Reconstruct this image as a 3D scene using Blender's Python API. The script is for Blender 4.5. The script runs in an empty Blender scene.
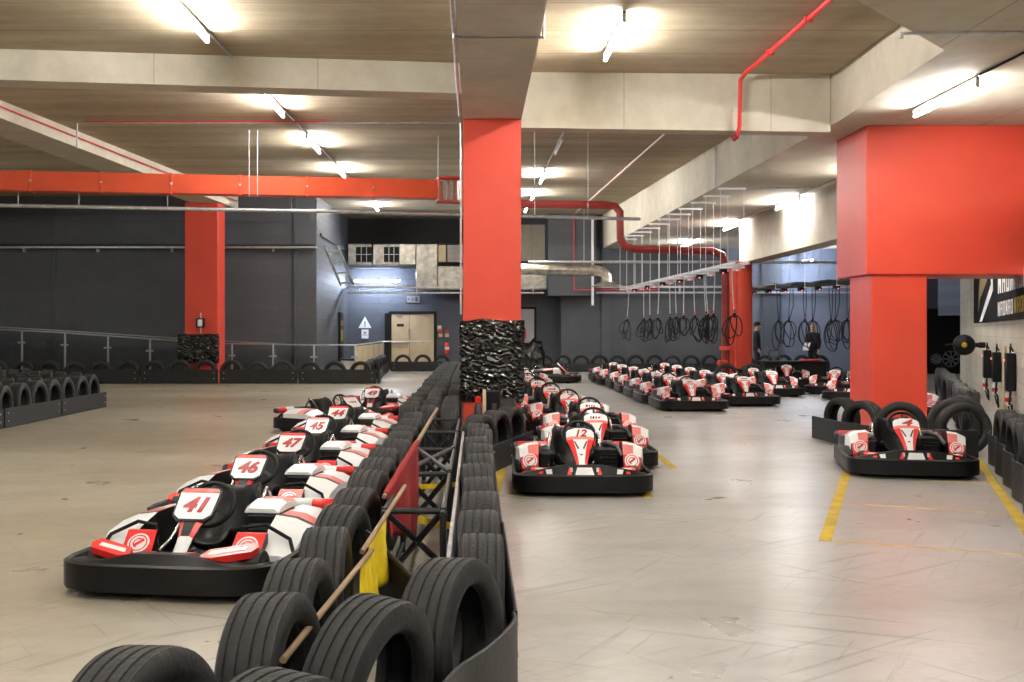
import bpy, bmesh, math, random
from mathutils import Vector, Matrix, noise as mnoise
random.seed(7)
SC = bpy.context.scene
COL = SC.collection
R = math.radians
F, VX, VY, H = 1150.0, 475.0, 330.0, 1.48      # focal length in pixels, vanishing point, eye height

def pt(x, y, Y):
    """pixel at depth Y -> point in the hall"""
    return Vector(((x - VX) * Y / F, Y, H + (VY - y) * Y / F))
def ceil_z(Y): return 5.05 + .02 * (Y - 13)

ONES = ['', 'first', 'second', 'third', 'fourth', 'fifth', 'sixth', 'seventh', 'eighth', 'ninth', 'tenth', 'eleventh', 'twelfth',
        'thirteenth', 'fourteenth', 'fifteenth', 'sixteenth', 'seventeenth', 'eighteenth', 'nineteenth']
TENS = {2: 'twent', 3: 'thirt', 4: 'fort', 5: 'fift'}
def nth(k):
    if k < 20: return ONES[k]
    t, u = divmod(k, 10)
    return TENS[t] + ('ieth' if u == 0 else 'y-' + ONES[u])

# ------------------------------------------------------------------ mesh builder
class MB:
    def __init__(s): s.v, s.f, s.m = [], [], []
    def add(s, vs, fs, m=0, T=None):
        b = len(s.v)
        for p in vs:
            p = Vector(p)
            s.v.append(T @ p if T is not None else p)
        for i, f in enumerate(fs):
            s.f.append([b + k for k in f]); s.m.append(m[i] if isinstance(m, (list, tuple)) else m)
        return s
    def box(s, c, size, m=0, bev=0.0, T=None, seg=1):
        bm = bmesh.new(); bmesh.ops.create_cube(bm, size=1)
        for v in bm.verts: v.co = Vector((v.co.x * size[0], v.co.y * size[1], v.co.z * size[2]))
        if bev > 0:
            bmesh.ops.bevel(bm, geom=bm.edges[:], offset=bev, segments=seg, affect='EDGES', profile=.5)
        bm.verts.index_update()
        L = Matrix.Translation(Vector(c))
        s.add([v.co.copy() for v in bm.verts], [[v.index for v in f.verts] for f in bm.faces], m, (L @ T) if T is not None else L)
        bm.free(); return s
    def tube(s, pts, r, m=0, n=8, closed=False, caps=True, T=None):
        pts = [Vector(p) for p in pts]; N = len(pts)
        rs = r if isinstance(r, (list, tuple)) else [r] * N
        ups = None; rings = []
        for i in range(N):
            if closed: t = pts[(i + 1) % N] - pts[i - 1]
            elif i == 0: t = pts[1] - pts[0]
            elif i == N - 1: t = pts[-1] - pts[-2]
            else: t = (pts[i + 1] - pts[i]).normalized() + (pts[i] - pts[i - 1]).normalized()
            if t.length < 1e-9: t = Vector((0, 0, 1))
            t.normalize()
            if ups is None:
                a = Vector((0, 0, 1)) if abs(t.z) < .9 else Vector((1, 0, 0))
                ups = (a - t * a.dot(t)).normalized()
            else:
                ups = ups - t * ups.dot(t)
                ups = ups.normalized() if ups.length > 1e-6 else t.orthogonal().normalized()
            w = t.cross(ups)
            rings.append([pts[i] + (ups * math.cos(a) + w * math.sin(a)) * rs[i] for a in [2 * math.pi * k / n for k in range(n)]])
        vs = [p for rg in rings for p in rg]; fs = []
        for i in range(N if closed else N - 1):
            j = (i + 1) % N
            for k in range(n):
                fs.append([i * n + k, i * n + (k + 1) % n, j * n + (k + 1) % n, j * n + k])
        if caps and not closed:
            fs.append(list(range(n))[::-1]); fs.append([(N - 1) * n + k for k in range(n)])
        return s.add(vs, fs, m, T)
    def lathe(s, prof, n=24, m=0, T=None, closed=False):
        """prof: (radius, height along local X)"""
        vs, fs, ms = [], [], []; K = len(prof)
        for i in range(n):
            a = 2 * math.pi * i / n
            for r, h in prof: vs.append((h, r * math.cos(a), r * math.sin(a)))
        for i in range(n):
            j = (i + 1) % n
            for k in range(K if closed else K - 1):
                q = (k + 1) % K
                fs.append([i * K + k, i * K + q, j * K + q, j * K + k]); ms.append(m[k] if isinstance(m, (list, tuple)) else m)
        return s.add(vs, fs, ms, T)
    def prism(s, poly, z0, z1, m=0, T=None):
        n = len(poly)
        vs = [(p[0], p[1], z0) for p in poly] + [(p[0], p[1], z1) for p in poly]
        fs = [list(range(n))[::-1], list(range(n, 2 * n))] + [[i, (i + 1) % n, n + (i + 1) % n, n + i] for i in range(n)]
        return s.add(vs, fs, m, T)
    def loft(s, secs, m=0, caps=True, T=None, capm=None):
        n = len(secs[0]); vs = [p for sec in secs for p in sec]; fs, ms = [], []
        for i in range(len(secs) - 1):
            for k in range(n):
                fs.append([i * n + k, i * n + (k + 1) % n, (i + 1) * n + (k + 1) % n, (i + 1) * n + k])
                ms.append(m(i, k) if callable(m) else m)
        if caps:
            b = (len(secs) - 1) * n
            fs.append(list(range(n))[::-1]); fs.append([b + k for k in range(n)])
            cm = capm if capm is not None else (0 if callable(m) else m)
            ms += [cm, cm]
        return s.add(vs, fs, ms, T)
    def band(s, path, z0, z1, t, m=0, closed=False, lip=0.0):
        """upright strip of thickness t along a plan path; the path is its outer face, thickness goes to the left of travel"""
        P = [Vector((p[0], p[1])) for p in path]; N = len(P); inn = []
        for i in range(N):
            a = P[i - 1] if (closed or i > 0) else P[i]; b = P[(i + 1) % N] if (closed or i < N - 1) else P[i]
            d = (b - a).normalized(); inn.append(P[i] + Vector((-d.y, d.x)) * t)
        secs = []
        for i in range(N):
            o, q = P[i], inn[i]
            mid = o.lerp(q, .5)
            secs.append([(o.x, o.y, z0), (o.x, o.y, z1 - lip), (mid.x, mid.y, z1), (q.x, q.y, z1 - lip), (q.x, q.y, z0)])
        if closed: secs.append(secs[0])
        return s.loft(secs, m, caps=not closed)
    def data(s, name, mats, smooth=38, recalc=True):
        me = bpy.data.meshes.new(name)
        me.from_pydata([tuple(v) for v in s.v], [], s.f)
        for mt in (mats if isinstance(mats, (list, tuple)) else [mats]): me.materials.append(mt)
        me.polygons.foreach_set('material_index', s.m)
        if recalc:
            bm = bmesh.new(); bm.from_mesh(me); bmesh.ops.recalc_face_normals(bm, faces=bm.faces[:]); bm.to_mesh(me); bm.free()
        if smooth:
            me.shade_smooth()
            me.set_sharp_from_angle(angle=R(smooth))
        me.update(); return me
    def build(s, name, mats, parent=None, smooth=38, loc=None, rz=0):
        return link(name, s.data(name, mats, smooth), parent, loc, rz)

def link(name, me, parent=None, loc=None, rz=0):
    o = bpy.data.objects.new(name, me); COL.objects.link(o)
    if parent is not None: o.parent = parent
    if loc is not None: o.location = loc
    if rz: o.rotation_euler = (0, 0, rz)
    return o
def tag(o, label, cat, group=None):
    o['label'] = label; o['category'] = cat
    if group: o['group'] = group
    return o
def struct(o, label=None, cat=None):
    o['kind'] = 'structure'
    if label: o['label'] = label
    if cat: o['category'] = cat
    return o
def empty(name, loc=(0, 0, 0), rz=0):
    o = bpy.data.objects.new(name, None); COL.objects.link(o)
    o.location = loc; o.rotation_euler = (0, 0, rz); o.empty_display_size = .1
    return o
def RX(a): return Matrix.Rotation(a, 4, 'X')
def RY(a): return Matrix.Rotation(a, 4, 'Y')
def RZ(a): return Matrix.Rotation(a, 4, 'Z')
def TR(*p): return Matrix.Translation(Vector(p))

# ------------------------------------------------------------------ materials
def new_mat(name):
    m = bpy.data.materials.new(name); m.use_nodes = True
    nt = m.node_tree; b = nt.nodes['Principled BSDF']
    return m, nt, b
def mat(name, col, rough=.5, metal=0.0, noise=None, bump=None, spec=.5, coat=0.0):
    m, nt, b = new_mat(name)
    b.inputs['Base Color'].default_value = (*col, 1); b.inputs['Roughness'].default_value = rough
    b.inputs['Metallic'].default_value = metal; b.inputs['Specular IOR Level'].default_value = spec
    b.inputs['Coat Weight'].default_value = coat
    tc = nt.nodes.new('ShaderNodeTexCoord')
    if noise:
        sc, amt = noise
        n = nt.nodes.new('ShaderNodeTexNoise'); n.inputs['Scale'].default_value = sc; n.inputs['Detail'].default_value = 6
        nt.links.new(tc.outputs['Object'], n.inputs['Vector'])
        r = nt.nodes.new('ShaderNodeValToRGB')
        r.color_ramp.elements[0].position = .3; r.color_ramp.elements[1].position = .7
        r.color_ramp.elements[0].color = (*[c * (1 - amt) for c in col], 1); r.color_ramp.elements[1].color = (*[min(1, c * (1 + amt)) for c in col], 1)
        nt.links.new(n.outputs['Fac'], r.inputs['Fac']); nt.links.new(r.outputs['Color'], b.inputs['Base Color'])
    if bump:
        n2 = nt.nodes.new('ShaderNodeTexNoise'); n2.inputs['Scale'].default_value = bump[0]; n2.inputs['Detail'].default_value = 5
        mp = nt.nodes.new('ShaderNodeMapping'); mp.inputs['Scale'].default_value = bump[2] if len(bump) > 2 else (1, 1, 1)
        nt.links.new(tc.outputs['Object'], mp.inputs['Vector']); nt.links.new(mp.outputs['Vector'], n2.inputs['Vector'])
        bp = nt.nodes.new('ShaderNodeBump'); bp.inputs['Strength'].default_value = bump[1]; bp.inputs['Distance'].default_value = .02
        nt.links.new(n2.outputs['Fac'], bp.inputs['Height']); nt.links.new(bp.outputs['Normal'], b.inputs['Normal'])
    return m
def emis(name, col, strength):
    m, nt, b = new_mat(name)
    b.inputs['Base Color'].default_value = (.9, .9, .9, 1)
    b.inputs['Emission Color'].default_value = (*col, 1); b.inputs['Emission Strength'].default_value = strength
    return m
def N(nt, t, **kw):
    n = nt.nodes.new(t)
    for k, v in kw.items():
        if hasattr(n, k): setattr(n, k, v)
        else: n.inputs[k.replace('_', ' ')].default_value = v
    return n
def ramp(nt, src, p0, c0, p1, c1):
    r = nt.nodes.new('ShaderNodeValToRGB'); e = r.color_ramp.elements
    e[0].position, e[1].position = p0, p1; e[0].color, e[1].color = (*c0, 1), (*c1, 1)
    nt.links.new(src, r.inputs['Fac']); return r.outputs['Color']
def mul(nt, a, b, fac=1.0, mode='MULTIPLY'):
    mx = nt.nodes.new('ShaderNodeMix'); mx.data_type = 'RGBA'; mx.blend_type = mode
    mx.inputs[0].default_value = fac
    nt.links.new(a, mx.inputs[6]); nt.links.new(b, mx.inputs[7]); return mx.outputs[2]
def mapped(nt, scale, rot=(0, 0, 0)):
    tc = nt.nodes.new('ShaderNodeTexCoord'); mp = nt.nodes.new('ShaderNodeMapping')
    if any(rot): mp.vector_type = 'TEXTURE'; scale = [1 / q for q in scale]
    mp.inputs['Scale'].default_value = scale; mp.inputs['Rotation'].default_value = rot
    nt.links.new(tc.outputs['Object'], mp.inputs['Vector']); return mp.outputs['Vector']
def nz(nt, vec, scale, detail=6, rough=.55):
    n = nt.nodes.new('ShaderNodeTexNoise'); n.inputs['Scale'].default_value = scale; n.inputs['Detail'].default_value = detail
    n.inputs['Roughness'].default_value = rough
    nt.links.new(vec, n.inputs['Vector']); return n.outputs['Fac']

def floor_mat():
    m, nt, b = new_mat('polished_concrete_floor')
    v = mapped(nt, (1, 1, 1))
    c = ramp(nt, nz(nt, v, .3, 5), .3, (.335, .332, .325), .7, (.45, .447, .44))
    c = mul(nt, c, ramp(nt, nz(nt, mapped(nt, (.6, 1.3, 1)), 1.6, 9, .62), .36, (.80, .785, .76), .60, (1, 1, 1)), .8)
    c = mul(nt, c, ramp(nt, nz(nt, mapped(nt, (.16, .7, 1)), .5, 3, .5), .40, (.70, .66, .59), .58, (1, 1, 1)), .65)
    c = mul(nt, c, ramp(nt, nz(nt, v, 6, 8, .72), .34, (.80, .79, .78), .52, (1, 1, 1)), .6)
    for rot, sc, p in ((R(38), (.35, 9, 1), .66), (R(-25), (.3, 8, 1), .68), (R(62), (.4, 11, 1), .68), (R(-58), (.35, 12, 1), .69)):
        q_ = nz(nt, mapped(nt, sc, (0, 0, rot)), 1.6, 4, .55)
        c = mul(nt, c, ramp(nt, q_, p - .06, (1, 1, 1), p + .01, (.45, .44, .44)), .55)
    # warm tint of the old screed on the track side
    tc = nt.nodes.new('ShaderNodeTexCoord'); sx = nt.nodes.new('ShaderNodeSeparateXYZ'); nt.links.new(tc.outputs['Object'], sx.inputs[0])
    mr = nt.nodes.new('ShaderNodeMapRange'); mr.inputs['From Min'].default_value = -3; mr.inputs['From Max'].default_value = 1.0
    nt.links.new(sx.outputs[0], mr.inputs['Value'])
    c = mul(nt, c, ramp(nt, mr.outputs[0], 0, (1.16, 1.06, .84), 1, (1, 1, 1)), 1)
    nt.links.new(c, b.inputs['Base Color'])
    rr = nt.nodes.new('ShaderNodeMapRange'); rr.inputs['To Min'].default_value = .2; rr.inputs['To Max'].default_value = .42
    nt.links.new(nz(nt, v, 1.3, 6), rr.inputs['Value']); nt.links.new(rr.outputs[0], b.inputs['Roughness'])
    bp = nt.nodes.new('ShaderNodeBump'); bp.inputs['Strength'].default_value = .06; bp.inputs['Distance'].default_value = .01
    nt.links.new(nz(nt, v, 4, 6), bp.inputs['Height']); nt.links.new(bp.outputs['Normal'], b.inputs['Normal'])
    return m
def concrete_mat(name, c0, c1, joints=None, streak=(.6, 3, 1)):
    m, nt, b = new_mat(name)
    c = ramp(nt, nz(nt, mapped(nt, streak), .7, 8, .6), .3, c0, .7, c1)
    c = mul(nt, c, ramp(nt, nz(nt, mapped(nt, (1, 1, 1)), 3.5, 6, .65), .35, (.8, .78, .74), .62, (1, 1, 1)), .55)
    if joints:
        axis, step, w = joints
        tc = nt.nodes.new('ShaderNodeTexCoord'); sx = nt.nodes.new('ShaderNodeSeparateXYZ'); nt.links.new(tc.outputs['Object'], sx.inputs[0])
        d = N(nt, 'ShaderNodeMath', operation='DIVIDE'); d.inputs[1].default_value = step; nt.links.new(sx.outputs[axis], d.inputs[0])
        f = N(nt, 'ShaderNodeMath', operation='FRACT'); nt.links.new(d.outputs[0], f.inputs[0])
        c = mul(nt, c, ramp(nt, f.outputs[0], w * .4, (.62, .58, .52), w, (1, 1, 1)), 1)
    nt.links.new(c, b.inputs['Base Color']); b.inputs['Roughness'].default_value = .85
    bp = nt.nodes.new('ShaderNodeBump'); bp.inputs['Strength'].default_value = .25; bp.inputs['Distance'].default_value = .02
    nt.links.new(nz(nt, mapped(nt, (1, 1, 1)), 6, 6), bp.inputs['Height']); nt.links.new(bp.outputs['Normal'], b.inputs['Normal'])
    return m
def block_mat(name, col, mortar, axis, rough=.6):
    """painted blockwork; axis 0: wall runs along X, 1: along Y"""
    m, nt, b = new_mat(name)
    tc = nt.nodes.new('ShaderNodeTexCoord'); sx = nt.nodes.new('ShaderNodeSeparateXYZ'); nt.links.new(tc.outputs['Object'], sx.inputs[0])
    cb = nt.nodes.new('ShaderNodeCombineXYZ'); nt.links.new(sx.outputs[axis], cb.inputs[0]); nt.links.new(sx.outputs[2], cb.inputs[1])
    br = nt.nodes.new('ShaderNodeTexBrick'); nt.links.new(cb.outputs[0], br.inputs['Vector'])
    br.inputs['Scale'].default_value = 1; br.inputs['Brick Width'].default_value = .45; br.inputs['Row Height'].default_value = .225
    br.inputs['Mortar Size'].default_value = .008; br.inputs['Mortar Smooth'].default_value = .3
    br.inputs['Color1'].default_value = (*col, 1); br.inputs['Color2'].default_value = (*[c * .93 for c in col], 1); br.inputs['Mortar'].default_value = (*mortar, 1)
    c = mul(nt, br.outputs['Color'], ramp(nt, nz(nt, mapped(nt, (1, 1, 1)), .8, 7), .3, (.8, .8, .8), .7, (1.1, 1.1, 1.1)), .7)
    nt.links.new(c, b.inputs['Base Color']); b.inputs['Roughness'].default_value = rough
    bp = nt.nodes.new('ShaderNodeBump'); bp.inputs['Strength'].default_value = .5; bp.inputs['Distance'].default_value = .01; bp.invert = True
    nt.links.new(br.outputs['Fac'], bp.inputs['Height']); nt.links.new(bp.outputs['Normal'], b.inputs['Normal'])
    return m

FLOOR = floor_mat()
SLAB = concrete_mat('ceiling_concrete', (.34, .275, .175), (.52, .445, .32), (1, 1.25, .03), (.25, 2.2, 1))
SLABL = concrete_mat('soffit_concrete', (.45, .40, .315), (.60, .545, .45), (0, 2.4, .012), (1.2, .5, 1))
BEAM = concrete_mat('beam_concrete', (.56, .51, .41), (.70, .65, .55), (0, 2.1, .008), (1, 1, .6))
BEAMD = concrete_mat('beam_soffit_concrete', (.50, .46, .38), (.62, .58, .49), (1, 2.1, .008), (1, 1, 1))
WALLX = block_mat('dark_grey_blockwork', (.086, .093, .106), (.066, .072, .082), 0)
WALLY = block_mat('dark_grey_blockwork_side', (.085, .092, .108), (.06, .066, .08), 1)
WALLB = block_mat('slate_blockwork', (.092, .102, .122), (.075, .082, .1), 0)
WALLC = block_mat('cream_blockwork', (.62, .585, .50), (.47, .44, .37), 1, .7)
RED = mat('red_paint', (.68, .068, .036), .38, noise=(1.2, .07), bump=(14, .08))
REDD = mat('duct_red', (.66, .075, .02), .4, noise=(2, .12))
REDK = mat('dark_red_pipe', (.20, .018, .014), .4, noise=(3, .2))
REDP = mat('signal_red_pipe', (.75, .04, .04), .4)
WRAP = mat('black_plastic_wrap', (.002, .002, .0024), .13, spec=.8)
RUB = mat('tyre_rubber', (.0085, .0085, .009), .6, noise=(7, .45), bump=(40, .25))
RUBT = mat('tyre_tread', (.0095, .0095, .0098), .66, noise=(9, .4), bump=(60, .3))
BELT = mat('rubber_belt', (.0085, .0085, .009), .5, noise=(3, .4), bump=(20, .15))
BLK = mat('black_plastic', (.004, .004, .0045), .42, noise=(6, .3), spec=.3)
BLKM = mat('matt_black', (.004, .004, .0045), .55, spec=.35)
GREYP = mat('grey_plastic', (.04, .041, .043), .4, noise=(5, .25))
STEEL = mat('brushed_steel', (.62, .63, .65), .3, .9, noise=(20, .12))
ZINC = mat('galvanised_metal', (.55, .56, .57), .42, .75, noise=(8, .2))
FOIL = mat('duct_foil', (.50, .48, .43), .3, 1.0, noise=(5, .35), bump=(11, .7))
WHITE = mat('white_gloss', (.80, .80, .80), .3, noise=(10, .04))
KRED = mat('kart_red', (.75, .03, .025), .3)
PINK = mat('sun_faded_red', (.80, .22, .20), .3)
DIG = mat('digit_red', (.42, .012, .02), .4)
SILV = mat('chrome_tube', (.7, .7, .72), .18, 1.0)
YEL = mat('yellow_paint', (.42, .285, .004), .7, noise=(6, .25))
YELC = mat('yellow_cloth', (.78, .56, .01), .8, noise=(12, .15))
REDC = mat('red_cloth', (.27, .006, .006), .85, noise=(10, .2))
BLKC = mat('black_cloth', (.004, .004, .005), .9, noise=(10, .3))
WOOD = mat('pole_wood', (.24, .155, .08), .6, noise=(6, .25))
DOORW = mat('door_veneer', (.55, .42, .26), .5, noise=(2.5, .12))
CARD = mat('pale_timber', (.62, .50, .32), .7, noise=(3, .1))
PAPER = mat('paper_white', (.82, .83, .85), .6)
SKIN = mat('skin', (.52, .31, .23), .5)
HAIRB = mat('dark_hair', (.02, .016, .012), .6)
HAIRL = mat('fair_hair', (.42, .31, .19), .6)
CLOTH = mat('dark_workwear', (.006, .0065, .008), .8, noise=(14, .3))
GLASS, _nt, _b = new_mat('clear_glass')
_b.inputs['Transmission Weight'].default_value = 1; _b.inputs['Roughness'].default_value = .02; _b.inputs['Base Color'].default_value = (.93, .96, .97, 1)
_b.inputs['IOR'].default_value = 1.05
TUBE = emis('lit_fluorescent_tube', (1, .98, .94), 76)
TUBEC = emis('lit_cool_tube', (.68, .78, 1), 85)
TUBER = emis('lit_neutral_tube', (1, .985, .96), 62)
LENS = emis('lit_red_indicator', (1, .05, .02), .3)
SCREEN = emis('lit_screen', (.85, .92, 1), .5)

# ------------------------------------------------------------------ the setting
def sbox(name, x0, x1, y0, y1, z0, z1, m, label=None, cat=None):
    return struct(MB().box(((x0 + x1) / 2, (y0 + y1) / 2, (z0 + z1) / 2), (x1 - x0, y1 - y0, z1 - z0)).build(name, m, smooth=0), label, cat)

sbox('floor', -20, 22, -16, 46, -.2, 0, FLOOR, 'worn polished concrete floor of the karting hall')
c = MB()
zs = [(-16, ceil_z(-16)), (46, ceil_z(46))]
c.add([(-20, -16, zs[0][1]), (8, -16, zs[0][1]), (8, 46, zs[1][1]), (-20, 46, zs[1][1]),
       (-20, -16, 6.2), (8, -16, 6.2), (8, 46, 6.2), (-20, 46, 6.2)],
      [[0, 1, 2, 3], [7, 6, 5, 4], [0, 4, 5, 1], [1, 5, 6, 2], [2, 6, 7, 3], [3, 7, 4, 0]])
struct(c.build('ceiling', SLAB, smooth=0), 'board-marked concrete ceiling slab over the track')
low = [(4.5, 45), (5.08, 16), (4.9, 12), (3.4, 10.2), (2.6, 9.23), (2.6, -16), (20, -16), (20, 45)]
cl = MB(); n = len(low)
cl.add([(p[0], p[1], 4.4) for p in low] + [(p[0], p[1], 6.19) for p in low],
       [list(range(n))[::-1], list(range(n, 2 * n))] + [[i, (i + 1) % n, n + (i + 1) % n, n + i] for i in range(n)],
       [0, 0] + [1] * n)
struct(cl.build('ceiling', [SLABL, BEAM], smooth=0), 'lower concrete ceiling over the pit side, pale beam face along its edge')

def beam(name, a, b, w, z0a, z0b, label, topz=None, m=BEAM, side='r', soff=BEAMD):
    """a, b plan ends of the visible face; w thickness behind/left of it"""
    a, b = Vector(a), Vector(b); d = (b - a).normalized(); nn = Vector((-d.y, d.x)) * w
    ps = [a, b, b + nn, a + nn]; z0 = [z0a, z0b, z0b, z0a]
    vs = [(p.x, p.y, z) for p, z in zip(ps, z0)] + [(p.x, p.y, topz or 6.0) for p in ps]
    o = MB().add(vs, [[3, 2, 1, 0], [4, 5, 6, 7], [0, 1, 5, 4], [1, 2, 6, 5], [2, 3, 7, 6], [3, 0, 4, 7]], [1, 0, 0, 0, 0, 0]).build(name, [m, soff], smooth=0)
    return struct(o, label, 'beam')
beam('beam', (.655, -16), (.655, 16.98), .83, 4.46, 4.46, 'long concrete beam running overhead to the wrapped red column')
beam('beam', (-16, 13.3), (-.175, 15.6), .45, 4.68, 4.69, 'concrete cross beam over the track, front of the red cable duct')
beam('beam', (.655, 16.2), (5.06, 16.38), .35, 4.33, 4.30, 'concrete cross beam over the kart lane with the thin red pipe on it')
beam('beam', (-7.7, 15.2), (-7.05, 34.25), .85, 4.83, 5.08, 'concrete beam over the far red column with a red cable on its side')
beam('beam', (7.22, 31.4), (7.22, 17.9), .5, 3.3, 3.3, 'deep concrete beam over the round red column', topz=4.41)

def column_box(name, x0, x1, y0, y1, z1, label, z0=0):
    return struct(MB().box(((x0 + x1) / 2, (y0 + y1) / 2, (z0 + z1) / 2), (x1 - x0, y1 - y0, z1 - z0), bev=.012).build(name, RED, smooth=0), label, 'column')
column_box('column', -.17, .65, 16.2, 17.0, 4.46, 'red square column in the middle, lower half wrapped in black plastic')
column_box('column', -8.15, -7.22, 32.3, 33.2, 5.07, 'red square column at the far track edge with a small black box on it')
column_box('column', 5.67, 6.47, 16.45, 17.4, 2.3, 'red square pillar behind the kart numbered 4')
column_box('beam', 5.58, 8.4, 16.4, 17.75, 4.4, 'deep red painted beam resting on the square pillar', z0=2.27)
rc = MB().lathe([(.001, 0), (.405, 0), (.405, 3.3), (.001, 3.3)], 48, T=TR(7.06, 31.0, 0) @ RY(R(-90)))
struct(rc.build('column', RED, smooth=40), 'round red column behind the rows of parked karts', 'column')

sbox('wall_left', -20, -4.75, 34.3, 44.5, 0, 6, [WALLX], 'dark grey painted block wall behind the far red column')
sw = MB().box((-4.74, 38.6, 3), (.02, 8.55, 6)); struct(sw.build('wall_left', WALLY, smooth=0), 'dark grey return wall beside the door recess')
sbox('wall_back', -4.75, 3.1, 43, 44.5, 0, 6, WALLB, 'dark slate block wall with the timber double doors')
sbox('wall_back', 3.1, 20, 41.4, 44.5, 0, 6, WALLX, 'dark grey block wall behind the parked kart rows')
for x0, x1, y0, y1, z0, z1, lab in ((10.3, 11.0, 41.2, 41.45, 0, 5.9, 'grey pilaster on the rear wall between the two standing people'),
                           (4.55, 4.85, 41.3, 41.45, 0, 5.9, 'narrow grey pilaster on the rear wall behind the hanging cables'),
                           (15.3, 16.6, 36, 38, 1.95, 4.4, 'pale grey boxed pier high by the cream wall')):
    sbox('trim_1', x0, x1, y0, y1, z0, z1, WALLB, lab)
WALLBR = block_mat('lit_slate_blockwork', (.17, .19, .24), (.14, .16, .2), 0)  # lighter, bluer slate blocks: the lamp's light put into the colour
sbox('wall_back', 9.0, 15.0, 41.3, 41.42, 0, 4.4, WALLBR, 'stretch of rear wall behind the two people, bluish lamplight put into its colour')
# wall panel lines on the dark left wall
for x in (-12.55, -5.35):
    sbox('trim_2', x - .05, x + .05, 34.24, 34.32, .1, 5.9, WALLX, 'upright movement joint cover on the dark left wall')
sbox('trim_2', -12.5, -5.3, 34.25, 34.31, 4.7, 4.76, WALLX, 'level joint strip high on the dark left wall')
sbox('trim_3', -4.72, -4.66, 35, 42.5, 4.35, 4.42, WALLX, 'level joint strip high on the dark return wall')
# cream wall of the pit room, turned twenty degrees
U = Vector((.342, .94)); NR = Vector((.94, -.342))
wa = Vector((4.54, 7.2)); wb = wa + U * 27.5
wr = MB().prism([wa, wb, wb + NR * .3, wa + NR * .3], 0, 4.4)
_w = wr.build('wall_right', None, smooth=0); _w.data.materials.clear(); _w.data.materials.append(WALLC); struct(_w, 'cream painted block wall with the wall boxes')
def wallp(px, y, off=0.0):
    """point on the cream wall seen at pixel px, y"""
    k = (px - VX) / F
    # wa + U t : X = k Y
    t = (k * wa.y - wa.x) / (U.x - k * U.y)
    p = wa + U * t; s = F / p.y
    return Vector((p.x - NR.x * off, p.y - NR.y * off, H + (VY - y) / s)), t
WT = RZ(math.atan2(U.y, U.x))
def wall_at(t, off, z):
    p = wa + U * t - NR * off
    return Vector((p.x, p.y, z))

sbox('wall_front', -20, 22, -16.3, -16, 0, 6, WALLX, 'dark grey block wall behind the camera')
sbox('wall_left', -20.3, -20, -16, 34.3, 0, 6, WALLY, 'dark grey outer wall of the track side')
sbox('wall_right', 20, 20.3, -16, 45, 0, 6, WALLY, 'dark grey outer wall of the pit side')
# beige panel and dark boxing above the doors
sbox('wall_back', 1.45, 2.6, 42.8, 43.02, 4.05, 5.4, BEAM, 'pale concrete panel high on the rear wall')
sbox('wall_back', 2.6, 4.3, 40.8, 43, 2.7, 5.75, WALLX, 'dark boxed corner high on the rear wall')

# doors
D = 42.95
def px_rect(x0, y0, x1, y1, Y):
    a, b = pt(x0, y1, Y), pt(x1, y0, Y); return a.x, b.x, a.z, b.z
x0, x1, z0, z1 = px_rect(391.5, 314, 434, 369.5, D); z0 = 0.0
sbox('trim_5', -4.74, 1.44, 42.9, 43.01, 4.72, 5.62, BLKM, 'black strip high on the rear wall over the foil duct')  # flat black strip across the wall top above the duct
dt = struct(empty('door_1', ((x0 + x1) / 2, D, 0)), 'pale timber double door with push bar and dark frame', 'door')
W2 = (x1 - x0) / 2
dm = MB()
for sx in (-1, 1): dm.box((sx * (W2 + .05), 0, z1 / 2), (.1, .14, z1), bev=.005)
dm.box((0, 0, z1 + .05), (2 * W2 + .2, .14, .1), bev=.005); dm.build('door_frame', BLKM, dt)
split = -W2 + 2 * W2 * .42
dl = MB().box(((-W2 + split) / 2, -.02, z1 / 2), (split + W2 - .012, .05, z1 - .02), bev=.004).build('door_leaf', DOORW, dt)
dr = MB().box(((W2 + split) / 2, -.02, z1 / 2), (W2 - split - .012, .05, z1 - .02), bev=.004).build('door_leaf', DOORW, dt)
MB().box((split + .05, -.055, 1.35), (.035, .02, .35), bev=.004).build('door_handle', STEEL, dr)
MB().box((split - .06, -.055, 1.35), (.03, .02, .35), bev=.004).build('door_handle', STEEL, dl)
MB().box(((-W2 + split) / 2, -.075, 1.02), (split + W2 - .04, .05, .06), bev=.01).build('push_bar', ZINC, dl)
MB().box(((-W2 + split) / 2, -.05, 1.66), (.26, .012, .1)).build('door_sign', BLKM, dl)
for o_, xx in ((dl, (-W2 + split) / 2 - .05), (dr, (W2 + split) / 2 + .18)):
    MB().box((xx, -.07, z1 - .06), (.22, .05, .05), bev=.006).build('door_closer', STEEL, o_)
# narrow side door / frame left of it
sbox('trim_4', pt(385, 0, D).x, pt(390, 0, D).x, 42.8, 43.02, 0, 2.1, BLKM, 'dark upright door lining beside the timber doors')
# framed window right of the wrapped column
x0, x1, z0, z1 = px_rect(516, 307, 536, 345, 42.9)
wn = struct(empty('window_1', ((x0 + x1) / 2, 42.9, z0)), 'framed window beside the wrapped column', 'window')
w, h = (x1 - x0) / 2, z1 - z0
fm = MB()
for sx in (-1, 1): fm.box((sx * (w - .03), 0, h / 2), (.08, .1, h))
for zz in (.04, h - .04): fm.box((0, 0, zz), (2 * w, .1, .08))
fm.build('window_frame', BLKM, wn)
MB().box((0, .03, h / 2), (2 * w - .1, .02, h - .1)).build('window_pane', mat('pale_window_pane', (.48, .48, .5), .15), wn)
MB().box((-.1, .0, .42), (.2, .02, .36), bev=.03).build('poster', KRED, wn)

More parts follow.
